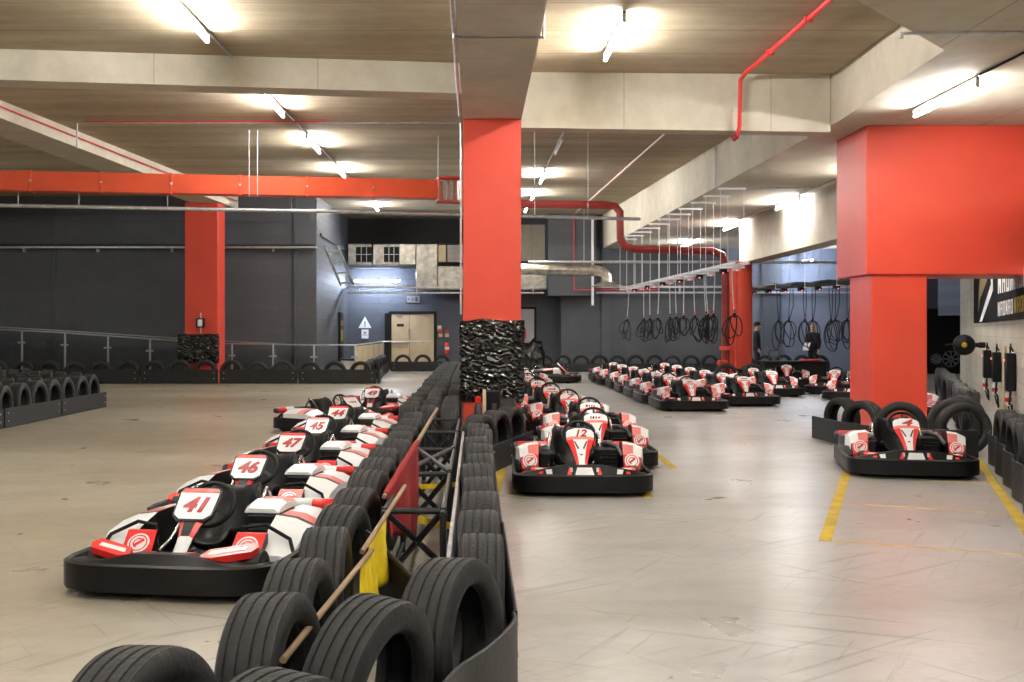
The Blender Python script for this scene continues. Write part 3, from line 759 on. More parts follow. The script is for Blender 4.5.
# unreadable number marks on the distant karts, three variants
NUMS = {}
def number_data(s, A):
    k = (s, A)
    if k not in NUMS:
        NUMS[k] = text_mesh(s, .15 if A else .115, DIG, 'number', .22 if A else .25, .006 if A else .003, .002)
    return NUMS[k]
def smudge(kk):
    k = ('smudge', kk)
    if k not in NUMS:
        rr = random.Random(kk); g = MB(); x = -.062
        while x < .05:
            w = rr.uniform(.012, .03); hh = rr.uniform(.012, .024)
            g.add([(x, -hh, .001), (x + w, -hh, .001), (x + w + .004, hh, .001), (x + .004, hh, .001)], [[0, 1, 2, 3]], rr.choice((0, 0, 1))); x += w + rr.uniform(.008, .016)
        NUMS[k] = g.data('number', [DIG, BLK], 0)
    return NUMS[k]
def kart(A, x, y, rz, label, group=None, num=None):
    root = empty('go_kart', (x, y, 0), R(rz)); tag(root, label, 'go-kart', group)
    for name, me, subs in KP[A]:
        p = link(name, me, root)
        for sn, sm in subs: link(sn, sm, p)
        if name == ('number_plate' if A else 'front_panel'):
            o_, dn, nrm, L = KP_FRAME[A]
            me2 = number_data(num, A) if num else smudge(random.randint(1, 5))
            t = link('number', me2, p)
            c_ = o_ + dn * (L * (.775 if A else .875)) + nrm * (.019 if A else .0085)
            xa = Vector((1, 0, 0)); M_ = Matrix((xa, dn, nrm)).transposed().to_4x4(); M_ = M_ @ Matrix.Diagonal((1.0 if A or not num else 1.0 if len(num) > 1 else 1.75, 1, 1, 1)); M_.translation = c_
            t.matrix_local = M_
    return root
gl = 'karts parked along the track side of the middle barrier'
kart(True, -1.60, 7.12, -9, 'nearest kart of the track-side row, number board 41, white pods', gl, '41')
kart(True, -1.66, 8.98, -9, 'second kart of the track-side row, number board 46', gl, '46')
kart(True, -1.64, 10.86, -9, 'third kart of the track-side row, number board 47', gl, '47')
kart(True, -1.66, 12.72, -9, 'fourth kart of the track-side row, number board 45', gl, '45')
kart(True, -1.66, 14.62, -9, 'fifth kart of the track-side row, number board 44', gl, '44')
kart(True, -2.0, 16.78, 47, 'kart of the track-side row turned sideways, between boards 44 and 49', gl)
kart(True, -1.66, 19.2, -6, 'farthest kart of the track-side row, number board 49', gl, '49')
gm = 'karts queued beside the wrapped column'
mid = [(.985, 11.02, -1, '12'), (1.33, 12.95, 0, None), (1.47, 14.9, -1, None), (1.36, 16.95, 1, '7'), (1.24, 19.05, 1, None), (1.14, 21.2, 2, None), (1.06, 23.3, 0, None), (1.12, 25.7, 1, None), (1.18, 28.2, 0, None)]
for i, (x, y, rz, nm) in enumerate(mid):
    kart(False, x, y, rz, ('nearest red and white kart of the middle queue, marked 12, black front bumper' if i == 0 else nth(i + 1) + ' red and white kart from the front of the middle queue'), gm, nm)
kart(False, 2.1, 32.6, 80, 'lone kart turned across at the back of the middle queue')
ga, gb = 'outer row of parked karts under the cables', 'inner row of parked karts under the cables'
for i in range(7):
    kart(False, 3.97 + random.uniform(-.03, .03), 21.7 + 1.88 * i, random.uniform(-1.2, 1.2), nth(i + 1) + ' kart from the front in the outer row beside the open lane', ga)
for i in range(6):
    kart(False, 5.33 + random.uniform(-.02, .02), 23.1 + 1.88 * i, random.uniform(-1.2, 1.2), nth(i + 1) + ' kart from the front in the second row under the cable rail', gb)
for i, (x, y) in enumerate(((6.68, 26.2), (6.74, 28.15))):
    kart(False, x, y, 2, ('front' if i == 0 else 'rear') + ' kart of the short row before the round red column')
kart(False, 8.3, 30.7, -12, 'kart right of the round red column, in front of the black bench')
kart(False, 8.5, 27.0, -28, 'farther of two angled karts near the square pillar')
kart(False, 8.2, 24.6, -28, 'nearer of two angled karts near the square pillar')
kart(False, 4.53, 12.22, -11, 'red and white kart marked 4 alone in its yellow bay', None, '4')
kart(False, 7.22, 19.5, -20, 'nearer kart half hidden behind the square red pillar')
kart(False, 8.1, 22.3, -20, 'farther kart half hidden behind the square red pillar')

# ------------------------------------------------------------------ lights
def tube_light(x, y, z, length, label, m, along='y', lit=True, group='fluorescent ceiling lights', drop=.0):
    root = empty('ceiling_light', (x, y, z), 0 if along == 'y' else R(90))
    tag(root, label, 'ceiling light', group)
    MB().box((0, 0, .05), (.04, length, .035), 0, .008).build('housing', GREYP if lit else ZINC, root)
    MB().tube([(0, -length / 2 + .03, -.04), (0, length / 2 - .03, -.04)], .02, 0, 10).build('fluorescent_tube', m if lit else PAPER, root)
    for s in (-1, 1): MB().box((0, s * (length / 2 - .015), -.005), (.05, .03, .12), 0, .006).build('end_cap', ZINC, root)
    if drop > 0:
        for s in (-1, 1): MB().tube([(0, s * length * .35, .06), (0, s * length * .35, .06 + drop)], .006, 0, 6).build('hanger', ZINC, root)
    return root
for i, y in enumerate((-10.7, -6.0, -1.3, 3.4, 8.1, 12.8, 18.2, 22.7, 27.3, 32.2, 37.0)):
    tube_light(-3.19, y, ceil_z(y) - .085, 1.85, nth(i + 1) + ' lit tube of the row over the track, counted from the end behind the camera', TUBE)
for i, (y, lit) in enumerate(((-10.2, 1), (-5.4, 1), (-.6, 1), (4.2, 1), (9.0, 1), (13.8, 1), (22.9, 0), (28.4, 1), (33.2, 1), (37.4, 1))):
    tube_light(1.67, y, ceil_z(y) - .085, 1.9, nth(i + 1) + (' lit' if lit else ' unlit') + ' tube of the row over the kart lane, counted from behind the camera', TUBE, lit=bool(lit))
for i, (x, y) in enumerate(((5.6, -9.5), (5.6, -3.6), (5.6, 2.3), (5.6, 8.2), (5.75, 14.1), (7.02, 20.4), (8.05, 19.6), (9.3, 24.2), (6.98, 25.7), (6.98, 31.3), (6.98, 37.8))):
    tube_light(x, y, 4.315, 1.9, nth(i + 1) + ' lit tube under the low pit ceiling, counted from behind the camera', TUBER)
tube_light(11.6, 40.2, 3.9, 1.6, 'tube light hung over the two people by the rear wall', TUBEC, drop=.42)
tube_light(pt(377, 281, 42.2).x, 42.25, pt(377, 280, 42.25).z, 1.7, 'bluish tube light below the foil duct, over the warning triangle', TUBEC, along='x')
for i, y in enumerate((-10, -3, 4, 11, 19, 27.5)):
    tube_light(-11.5 if y < 15 else -13.6, y, ceil_z(y) - .085, 1.85, nth(i + 1) + ' tube of the outer track row, past the far-left tyre block', TUBE)
# conduit joining the tubes
def conduit(name, pts_, r, m, label, cat='pipe', clips=None, n_=8):
    root = MB().tube(pts_, r, 0, n_).build(name, m)
    return tag(root, label, cat)
conduit('light_conduit', [(-3.19, 13.75, ceil_z(13.75) - .03), (-3.19, 15.1, ceil_z(15.1) - .03)], .014, ZINC, 'short grey conduit from the near light to the cross beam over the track')
conduit('light_conduit', [(-3.19, 15.7, ceil_z(15.7) - .03), (-3.19, 36, ceil_z(36) - .03)], .014, ZINC, 'thin grey conduit linking the lights over the track')
conduit('light_conduit', [(1.67, 16.9, ceil_z(16.9) - .03), (1.67, 36.4, ceil_z(36.4) - .03)], .014, ZINC, 'thin grey conduit linking the lights over the kart lane')
conduit('light_conduit', [(6.98, 21.4, 4.385), (6.98, 36.8, 4.385)], .014, ZINC, 'thin grey conduit linking the lights under the low ceiling')
conduit('light_conduit', [(5.75, 9.2, 4.385), (5.75, 13.1, 4.385)], .014, BLKM, 'dark conduit to the nearest light over the red pillar')

# ------------------------------------------------------------------ duct and pipes
# red cable duct
a, b = pt(-40, 183.5, 19.1), pt(437, 190.5, 20.4)
z0d, z1d = 3.80, 4.13
duct = empty('cable_duct', ((a.x + b.x) / 2, (a.y + b.y) / 2, z0d)); tag(duct, 'long red cable duct hung across the track, open box at its end', 'cable duct')
dv = Vector((b.x - a.x, b.y - a.y, 0)); Ld = dv.length; ang = math.atan2(dv.y, dv.x)
duct.rotation_euler = (0, 0, ang)
hd = (z1d - z0d)
npan = 7
for i in range(npan):
    xa = -Ld / 2 + Ld * i / npan; xb = -Ld / 2 + Ld * (i + 1) / npan
    MB().box(((xa + xb) / 2, 0, hd / 2), (xb - xa - .01, .3, hd), 0, .008).build('duct_panel', REDD, duct)
    if i: MB().box((xa, 0, hd / 2), (.05, .32, hd + .03), 0, .005).lathe([(.001, .012), (.02, .012), (.022, 0)], 10, 1, TR(xa, -.162, hd / 2) @ RZ(R(-90))).build('joint_collar', [REDD, STEEL], duct)
eb = MB(); ew = .42; eh = .44
for sx in (-1, 1): eb.box((Ld / 2 + ew / 2 + sx * (ew / 2 - .012), 0, hd / 2), (.024, .42, eh))
for sz in (-1, 1): eb.box((Ld / 2 + ew / 2, 0, hd / 2 + sz * (eh / 2 - .012)), (ew, .42, .024))
eb.build('end_box', RED, duct, smooth=0)
for k in range(3): MB().box((Ld / 2 + .1 + k * .11, .1, hd / 2), (.045, .05, .34), 0, .005).build('cable_cleat', CARD if k != 1 else PAPER, duct)
for xx in (-Ld / 2 + 4.72, -Ld / 2 + 4.86, Ld / 2 - .0):
    MB().tube([(xx, -.17, -.03), (xx, -.17, 1.1)], .009, 0, 6).build('hanger_rod', ZINC, duct)
# sprinkler pipe on rods below it
def rods(o, xs, y, z0, z1, m=ZINC, r=.006):
    for x in xs: MB().tube([(x, y(x) if callable(y) else y, z0), (x, y(x) if callable(y) else y, z1(x) if callable(z1) else z1)], r, 0, 6).build('hanger_rod', m, o)
pa, pb, pc_ = pt(-30, 205, 19.08), pt(325, 212, 20.1), pt(640, 219.5, 21.5)
pa.z = pb.z = pc_.z = 3.555
pipe = tag(MB().tube([pa, pb, pc_], .032, 0, 10).build('sprinkler_pipe', ZINC), 'pale steel pipe hung on rods below the red cable duct', 'pipe')
for px in (16, 75, 163, 290, 530, 585):
    q = pa.lerp(pb, (px + 30) / 355) if px < 325 else pb.lerp(pc_, (px - 325) / 315)
    MB().tube([(q.x, q.y, q.z + .02), (q.x, q.y, 3.785 if px < 325 else ceil_z(q.y))], .006, 0, 6).build('hanger_rod', ZINC, pipe)
# cable tray along the dark left wall
tray = tag(MB().box((-11.0, 34.12, 3.93), (12.6, .22, .05), 0, .006).build('cable_tray', ZINC), 'long metal cable tray along the dark left wall', 'cable tray')
for x in (-15.5, -13.4, -11.2, -9.0, -6.0): MB().box((x, 34.2, 3.86), (.05, .18, .12), 0, .005).build('bracket', ZINC, tray)
MB().tube([(-17, 34.06, 3.99), (-12, 34.07, 4.0), (-8, 34.05, 3.98), (-4.75, 34.06, 4.0)], .03, 0, 8).build('cable', GREYP, tray)
# ladder section dropping from the tray end
la, lb = pt(325, 247, 34.1), pt(341, 285, 35.6)
ld = empty('cable_ladder', la); tag(ld, 'short steel cable ladder dropping from the tray end by the return wall', 'cable ladder')
v = lb - la
for s in (0, 1):
    off = Vector((.38 * s, 0, .03 * s))
    MB().tube([off, v + off], .04, 0, 8).build('side_rail', ZINC, ld)
for t in (.12, .4, .68, .95): MB().tube([v * t, v * t + Vector((.38, 0, .03))], .03, 0, 6).build('rung', ZINC, ld)
# conduits on beams
conduit('conduit', [pt(77, 148, 20.3), pt(77, 123, 20.3), (-.22, 20.3, ceil_z(20.3) - .06)], .018, ZINC, 'grey conduit crossing the ceiling from the far beam to the middle beam')
conduit('cable', [(-6.85, 20.2, ceil_z(20.2) - .05), (-2.6, 20.2, ceil_z(20.2) - .05)], .012, REDP, 'thin red cable crossing the ceiling under the grey conduit', 'cable')
conduit('cable', [(-7.64, 15.8, 5.0), (-7.01, 33.9, 5.28)], .014, REDP, 'thin red cable along the side of the far concrete beam', 'cable')
conduit('conduit', [(-.21, 11.6, 5.0), (-.21, 11.6, 4.43), (.69, 11.6, 4.43), (.69, 11.6, 5.0)], .022, ZINC, 'grey conduit looped under the long beam in front of the wrapped column')
conduit('conduit', [(-.215, 4, 4.49), (-.215, 16.1, 4.49)], .02, ZINC, 'grey conduit along the lower edge of the long middle beam')
conduit('conduit', [(-.2, 16.22, 4.4), (-.2, 16.22, 1.7)], .014, ZINC, 'thin grey conduit down the corner of the wrapped column')
rp = conduit('sprinkler_pipe', [(3.77, 11.0, ceil_z(11) - .05), (3.77, 16.05, ceil_z(16) - .05), (3.74, 16.2, 5.0), (3.73, 16.22, 4.35), (3.72, 16.3, 4.24)], .03, REDP, 'bright red sprinkler pipe along the ceiling and down the cross beam')
for y in (11.4, 13.0, 14.7): MB().box((3.77, y, ceil_z(y) - .055), (.1, .05, .08), 0, .01).build('clip', REDP, rp)
MB().tube([(3.72, 16.3, 4.24), (3.66, 16.34, 4.19)], .045, 0, 8).build('valve', REDK, rp)
conduit('conduit', [(4.15, 11.2, 4.32), (4.15, 11.2, 4.37), (5.6, 11.2, 4.37)], .022, ZINC, 'grey conduit across the low ceiling ahead of the nearest pit light')
conduit('conduit', [(4.89, 23.4, 5.2), (4.89, 23.4, 4.37), (6.9, 23.4, 4.37)], .02, ZINC, 'grey conduit down the pale beam face and under the low ceiling')
conduit('conduit', [(3.62, 16.9, ceil_z(16.9) - .03), (3.5, 40, ceil_z(40) - .03)], .022, mat('faded_pink_conduit', (.62, .40, .38), .5), 'pinkish conduit running along the ceiling to the rear wall')
conduit('conduit', [(3.5, 40.7, 5.6), (3.5, 40.7, 2.9), (6.5, 40.7, 2.9)], .022, REDP, 'thin red conduit on the dark boxed corner')
Yp = 30.3
dp = [pt(506, 204, Yp), pt(606, 205, Yp), pt(615, 206, Yp), pt(620, 212, Yp), pt(620.5, 238, Yp), pt(625, 246, Yp), pt(634, 249, Yp), pt(712, 251, Yp), pt(722, 255, Yp), pt(725.5, 264, Yp), pt(726, 330, Yp), (pt(726, 330, Yp).x, Yp, .0)]
dpo = conduit('riser_pipe', dp, .105, REDK, 'dark red pipe stepping down under the beam to the round column')
MB().lathe([(.11, -.05), (.17, -.05), (.17, .05), (.11, .05)], 14, 0, TR(dp[-1][0], Yp, 1.0) @ RY(R(90))).build('flange', RED, dpo)
MB().tube([(dp[-1][0], Yp - .1, .62), (dp[-1][0] - .25, Yp - .2, .62)], .07, 0, 8).build('valve', RED, dpo)
conduit('hose', [(dp[-1][0] + .25, Yp - .02, 3.2), (dp[-1][0] + .25, Yp - .02, 0)], .06, RED, 'bright red pipe beside the round red column')
# silver ventilation pipe with a down-turned mouth
vp = tag(MB().tube([(.3, 38, 3.52), (3.9, 38, 3.45), (4.2, 38, 3.4), (4.33, 38, 3.25), (4.35, 38, 3.05)], .19, 0, 16).build('ventilation_pipe', FOIL), 'wide silver ventilation pipe with a down-turned mouth', 'ventilation pipe')
MB().loft([[(4.35 + w * x, 38 + w * y, z) for x, y in ((-1, -1), (1, -1), (1, 1), (-1, 1))] for w, z in ((.2, 3.07), (.45, 2.95), (.45, 2.92))], 0).build('mouth', FOIL, vp)
for x in (1.4, 3.6): MB().tube([(x, 38, 3.6), (x, 38, ceil_z(38))], .008, 0, 6).build('hanger_rod', ZINC, vp)
# trunking along rear wall
for a_, b_, y_, lab in ((-4.6, 2.5, 41.42, 'pale steel trunking on the rear wall over the timber doors'), (3.3, 15, 41.1, 'pale steel trunking on the rear wall behind the hanging cables')):
    t_ = tag(MB().box(((a_ + b_) / 2, y_ - .02, 3.02), (b_ - a_, .08, .07), 0, .006).build('trunking', ZINC), lab, 'trunking')
    MB().box(((a_ + b_) / 2, y_ + .0, 2.82), (b_ - a_, .06, .06), 0, .006).build('lower_rail', ZINC, t_)
    for k in range(4): MB().box((a_ + .4 + k * (b_ - a_ - .8) / 3, y_ + .1, 2.92), (.05, .16, .3)).build('bracket', ZINC, t_)
conduit('drain_pipe', [(4.15, 40.6, 5.4), (4.15, 40.6, 2.35)], .045, PAPER, 'white upright pipe on the rear wall beside the silver ventilation pipe')
# hung rail pipes across near the rear on rods
hp = tag(MB().tube([(1.6, 34.5, pt(0, 262, 34.5).z), (7.6, 34.5, pt(0, 262, 34.5).z)], .04, 0, 8).build('sprinkler_pipe', ZINC), 'pale pipe crossing in front of the rear beam, behind the hanging cables', 'pipe')
conduit('sprinkler_pipe', [(7.9, 38.5, 3.75), (13.2, 38.5, 3.75)], .05, ZINC, 'grey perforated pipe high behind the two people')
# foil ducts above the doors
fd = empty('foil_duct', (pt(405, 0, 42).x, 42, 0)); tag(fd, 'silver foil wrapped air duct above the timber doors', 'air duct')
def fbox(name, x0, y0, x1, y1, Y, dep, m=FOIL):
    a_, b_ = pt(x0, y1, Y), pt(x1, y0, Y)
    o = MB().box(((a_.x + b_.x) / 2 - fd.location.x, Y + dep / 2 - 42, (a_.z + b_.z) / 2), (b_.x - a_.x, dep, b_.z - a_.z), 0, .02).build(name, m, fd); return o
fbox('duct_section', 348, 244, 372, 265, 41.9, .8); fbox('duct_section', 373, 244, 399, 265, 41.9, .8); fbox('duct_section', 399, 244, 416, 265, 41.95, .8)
fbox('drop_box', 416, 244, 437.5, 290, 41.7, 1.0)
fbox('duct_section', 437.5, 266, 552, 290, 41.8, .9); fbox('damper_box', 438, 245, 446, 262, 41.9, .7, CARD); fbox('damper_box', 447, 245, 470, 262, 41.9, .7, mat('grey_damper', (.32, .3, .27), .5, noise=(4, .2)))
for x0_, y0_, x1_, y1_ in ((356, 247, 372, 262), (384, 247, 399, 262), (445, 272, 460, 279)):
    a_, b_ = pt(x0_, y1_, 41.85), pt(x1_, y0_, 41.85); g = MB()
    g.box(((a_.x + b_.x) / 2 - fd.location.x, -.16, (a_.z + b_.z) / 2), (b_.x - a_.x, .04, b_.z - a_.z), 0)
    for k in (1, 2): g.box((a_.x - fd.location.x + (b_.x - a_.x) * k / 3, -.19, (a_.z + b_.z) / 2), (.025, .03, b_.z - a_.z), 1)
    g.box(((a_.x + b_.x) / 2 - fd.location.x, -.19, (a_.z + b_.z) / 2), (b_.x - a_.x, .03, .025), 1)
    g.build('grille', [BLKM, ZINC], fd)
a_, b_ = pt(349, 266, 41.9), pt(416, 263, 41.9)
MB().box(((a_.x + b_.x) / 2 - fd.location.x, .1, a_.z - .05), (b_.x - a_.x, .9, .06), 0, .005).build('support_rail', GREYP, fd)

# ------------------------------------------------------------------ wrapped columns
def wrap(name, x0, x1, y0, y1, z0, z1, amp, label, seed):
    g = MB(); rnd = random.Random(seed); per = []
    nx = 34; 
    cs = [(x0, y0), (x1, y0), (x1, y1), (x0, y1)]
    for i in range(4):
        p, q = Vector(cs[i]), Vector(cs[(i + 1) % 4]); d = (q - p); nr = Vector((d.y, -d.x)).normalized()
        for k in range(nx): per.append((p + d * (k / nx), nr))
    rows = 70; secs = []
    for r_ in range(rows + 1):
        z = z0 + (z1 - z0) * r_ / rows; sec = []
        e = .35 if r_ in (0, rows) else 1
        for i, (p, nr) in enumerate(per):
            v_ = .7 * mnoise.noise(Vector((p.x * 7 + seed, p.y * 7, z * 9))) + .6 * mnoise.noise(Vector((p.x * 17 + z * 5, p.y * 17 + seed, z * 24 + p.x * 9)))
            zz = z + .03 * mnoise.noise(Vector((p.x * 4, p.y * 4, z * 2 + seed)))
            o_ = max(.0, amp * (.5 + v_ * .7 + .35 * (1 - 2 * abs(mnoise.noise(Vector((p.x * 11 + seed, p.y * 11, z * 19 + p.x * 5)))))) * e)
            q = p + nr * o_
            sec.append((q.x, q.y, zz))
        secs.append(sec)
    g.loft(secs, 0, caps=False); o = g.build(name, WRAP, smooth=14)
    return tag(o, label, 'plastic wrap')
wrap('plastic_wrap', -.19, .67, 16.18, 17.02, .47, 1.62, .032, 'wrinkled shiny black plastic wound round the middle red column', 3)
wrap('plastic_wrap', -8.30, -7.20, 32.18, 32.24, .55, 1.37, .04, 'black plastic sheet taped on the far red column', 11)

# ------------------------------------------------------------------ things near the middle column
eq = empty('charger_case', pt(492, 420, 15.75)); eq.location.z = 0; tag(eq, 'black upright case with grey label and top handle, before the wrapped column', 'case')
MB().box((.02, 0, .33), (.2, .2, .64), 0, .012).build('body', BLK, eq)
MB().box((.03, -.105, .42), (.06, .01, .13), 0, .003).build('label_plate', GREYP, eq)
MB().tube([(.04 + .06 * math.cos(t), 0, .66 + .08 * math.sin(t)) for t in [math.pi * k / 10 for k in range(11)]], .01, 0, 8).build('handle', BLKM, eq)
MB().box((-.105, -.02, .33), (.045, .2, .66), 0, .004).build('side_board', CARD, eq)
MB().lathe([(.001, .03), (.025, .03), (.03, 0)], 12, 0, TR(.12, 0, .47)).build('knob', KRED, eq)
bo = empty('spray_bottle', pt(478, 420, 15.5)); bo.location.z = 0; tag(bo, 'grey bottle with red cap beside the black upright case', 'bottle')
MB().lathe([(.001, 0), (.05, 0), (.055, .02), (.055, .42), (.03, .5), (.03, .52)], 16, 0, RY(R(-90))).build('body', GREYP, bo)
MB().lathe([(.035, .5), (.042, .51), (.042, .58), (.001, .59)], 14, 0, RY(R(-90))).build('cap', KRED, bo)

# steel plate on the inner face of the lane-side tyres and the braced frame
tag(MB().box((-.115, 8.0, .25), (.02, 6.3, .5), 0, .003).build('steel_plate', ZINC), 'long bare metal plate along the inner side of the lane-side tyres', 'plate')
fr = empty('braced_frame', (-.33, 9.2, 0)); tag(fr, 'dark steel cross-braced frame lying between the two tyre lines', 'frame')
xl, xr_ = -.15, .16
def bar(name, a_, b_, r=.018, m=GREYP): MB().tube([a_, b_], r, 0, 8).build(name, DKST, fr)
DKST = mat('dark_painted_steel', (.009, .009, .0095), .55, noise=(8, .4))
for x in (xl, xr_):
    for z in (.06, .52): bar('long_rail', (x, -3.2, z), (x, 3.3, z), .014)
for k in range(5):
    y = -3.1 + 1.56 * k
    for x in (xl, xr_): bar('upright', (x, y, .0), (x, y, .54), .018)
    bar('brace', (xl, y, .52), (xr_, y + .75, .06)); bar('brace', (xr_, y, .52), (xl, y + .75, .06)); bar('cross_bar', (xl, y, .52), (xr_, y, .52))
for y0_, y1_ in ((-1.5, .1),):
    bar('top_brace', (xl, y0_, .53), (xr_, y1_, .53)); bar('top_brace', (xr_, y0_, .53), (xl, y1_, .53))
def strip(name, pts_, w, m, label, cat):
    g = MB(); P = [Vector(p) for p in pts_]
    secs = [[p + Vector((0, 0, w / 2)), p + Vector((0, .006, w / 2)), p + Vector((0, .006, -w / 2)), p + Vector((0, 0, -w / 2))] for p in P]
    g.loft(secs, 0); return tag(g.build(name, m, smooth=0), label, cat)
strip('barrier_tape', [pt(417, 487, 8.0), pt(440, 486, 8.0), pt(464, 483.5, 8.0)], .035, YELC, 'yellow tape tied straight across the braced frame', 'tape')
strip('barrier_tape', [pt(418, 519, 7.5), pt(438, 524, 7.4), pt(457, 527, 7.35)], .045, YELC, 'lower slack yellow tape inside the braced frame', 'tape')

# marshal flags
def cloth(top, n_u, n_v, w_dir, drop, m, name, parent, amp=.03, seed=1):
    """cloth hanging from the line top[0]-top[1]; drop: list of lengths along the line"""
    a_, b_ = Vector(top[0]), Vector(top[1]); rows = []
    bm = bmesh.new()
    for i in range(n_u + 1):
        t = i / n_u; p = a_.lerp(b_, t); L = drop[0] * (1 - t) + drop[1] * t; row = []
        for j in range(n_v + 1):
            v_ = j / n_v
            ph = t * 11 + seed
            q = p + Vector(w_dir) * (v_ * .25 * L) + Vector((0, 0, -L * v_)) + Vector((math.sin(ph + v_ * 1.5), math.cos(ph * 1.2), 0)) * amp * (.25 + v_)
            row.append(bm.verts.new(q))
        rows.append(row)
    for i in range(n_u):
        for j in range(n_v): bm.faces.new((rows[i][j], rows[i + 1][j], rows[i + 1][j + 1], rows[i][j + 1]))
    bmesh.ops.recalc_face_normals(bm, faces=bm.faces[:]); bmesh.ops.solidify(bm, geom=bm.faces[:], thickness=.004)
    me = bpy.data.meshes.new(name); bm.to_mesh(me); bm.free(); me.materials.append(m); me.shade_smooth()
    return link(name, me, parent)
def flag(label, ptop, pbot, m, c0, c1, drop, wdir, seed, amp=.03, pm=WOOD, sleeve=False):
    root = empty('marshal_flag', pbot); tag(root, label, 'flag')
    o_ = Vector(pbot); g = Vector(ptop) - o_
    MB().tube([(0, 0, 0), g], .012, 0, 10).build('pole', pm, root)
    if sleeve: MB().tube([g * (c1 + (c0 - c1) * k / 6) for k in range(7)], [.017, .02, .018, .022, .018, .021, .017], 0, 10).build('sleeve', m, root)
    cloth((g * c0, g * c1), 14, 12, wdir, drop, m, 'cloth', root, amp, seed); return root
flag('red flag on a wooden pole leaning in the braced frame', pt(437, 409, 8.2), pt(384, 497, 6.35), REDC, .56, .02, (.60, .22), (.03, -.08, 0), 2, .022, WOOD, True)
flag('yellow flag on the wooden pole that rises behind the black flag', pt(405, 486, 6.2), pt(362, 552, 5.1), YELC, .55, .12, (.30, .3), (.12, 0, 0), 4, .02)
flag('yellow flag on the wooden pole lying between the nearest tyres', pt(372, 550, 5.25), pt(283, 660, 3.55), YELC, .97, .84, (.26, .24), (.1, 0, 0), 6, .014)
flag('black flag draped over the near end of the braced frame', pt(366, 532, 5.75), pt(432, 596, 5.3), BLKC, .0, 1.0, (.10, .34), (-.25, -.2, 0), 8, .03, DKST)

# ------------------------------------------------------------------ glass railing by the dark wall
rl = empty('glass_railing', (-9, 33.7, 0)); tag(rl, 'glass panel railing with steel posts and sloping handrail before the dark wall', 'railing')
RY0 = 33.75
def rloc(p): return Vector(p) - Vector((-9, 33.7, 0))
pr = [pt(-30, 328, RY0), pt(60, 332.5, RY0), pt(181, 341, RY0), pt(225, 343.5, RY0), pt(310, 345, RY0), pt(355, 345, RY0), pt(383, 341.5, 41.8), pt(431, 341.5, 41.8)]
MB().tube([rloc(p) for p in pr], .022, 0, 8).build('handrail', STEEL, rl)
pr2 = [pt(-30, 325.5, RY0 + .4), pt(60, 330.5, RY0 + .4), pt(181, 338.5, RY0 + .4), pt(225, 341, RY0 + .4), pt(305, 345.5, RY0 + .4)]
MB().tube([rloc(p) for p in pr2], .018, 0, 8).build('handrail', STEEL, rl)
def rail_z(x, P=pr):
    for a_, b_ in zip(P[:-1], P[1:]):
        if a_.x <= x <= b_.x: return a_.z + (b_.z - a_.z) * (x - a_.x) / (b_.x - a_.x + 1e-9)
    return P[-1].z
posts = [pt(px, 0, RY0).x for px in (-20, 22, 65, 108, 150, 232, 273, 314, 355)]
for x in posts:
    MB().box((x + 9, RY0 - 33.7, rail_z(x) / 2), (.05, .05, rail_z(x)), 0, .008).box((x + 9, RY0 - 33.75, rail_z(x) - .35), (.22, .03, .05), 0, .006).build('post', STEEL, rl)
for a_, b_ in zip(posts[:-1], posts[1:]):
    z = min(rail_z(a_), rail_z(b_)) - .08
    MB().box(((a_ + b_) / 2 + 9, RY0 - 33.7, (z + .2) / 2), (b_ - a_ - .12, .012, z - .2), 0).build('glass_panel', GLASS, rl, smooth=0)
p5, p6 = pr[5], pr[6]
MB().box((pr[6].x + 9, 41.8 - 33.7, .54), (.05, .05, 1.05), 0, .008).build('post', STEEL, rl)
for k in range(5):
    t0, t1 = k / 5 + .01, (k + 1) / 5 - .01
    a_, b_ = p5.lerp(p6, t0), p5.lerp(p6, t1)
    g = MB().add([rloc((a_.x, a_.y, .15)), rloc((b_.x, b_.y, .15)), rloc((b_.x, b_.y, 1.0)), rloc((a_.x, a_.y, 1.0)), rloc((a_.x + .015, a_.y, .15)), rloc((b_.x + .015, b_.y, .15)), rloc((b_.x + .015, b_.y, 1.0)), rloc((a_.x + .015, a_.y, 1.0))],
                 [[0, 1, 2, 3], [7, 6, 5, 4], [0, 4, 5, 1], [1, 5, 6, 2], [2, 6, 7, 3], [3, 7, 4, 0]])
    g.build('slat_panel', CARD, rl, smooth=0)
# wall things near the doors
def plate(name, x0, y0, x1, y1, Y, m, label, cat, parts=()):
    a_, b_ = pt(x0, y1, Y), pt(x1, y0, Y)
    root = tag(MB().box(((a_.x + b_.x) / 2, Y, (a_.z + b_.z) / 2), (b_.x - a_.x, .03, b_.z - a_.z), 0, .004).build(name, m), label, cat)
    return root, a_, b_
WY = 42.97
a_, b_, c_ = pt(358.5, 328, WY), pt(371.5, 328, WY), pt(365, 316.5, WY)
tri = MB().add([(p.x, WY - .02, p.z) for p in (a_, b_, c_)] + [(p.x, WY + .01, p.z) for p in (a_, b_, c_)], [[0, 1, 2], [5, 4, 3], [0, 3, 4, 1], [1, 4, 5, 2], [2, 5, 3, 0]])
tri_o = tag(tri.build('warning_sign', PAPER, smooth=0), 'white triangular warning sign on the slate wall', 'sign')
cx = c_.x; zc = (a_.z * 2 + c_.z) / 3
MB().box((cx, WY - .024, zc + .03), (.035, .006, .16), 0).box((cx, WY - .024, zc - .09), (.035, .006, .035), 0).build('exclamation_mark', GREYP, tri_o)
n_o, a_, b_ = plate('notice', 361.5, 329.5, 368.5, 338.5, WY, PAPER, 'white notice under the triangular warning sign', 'notice')
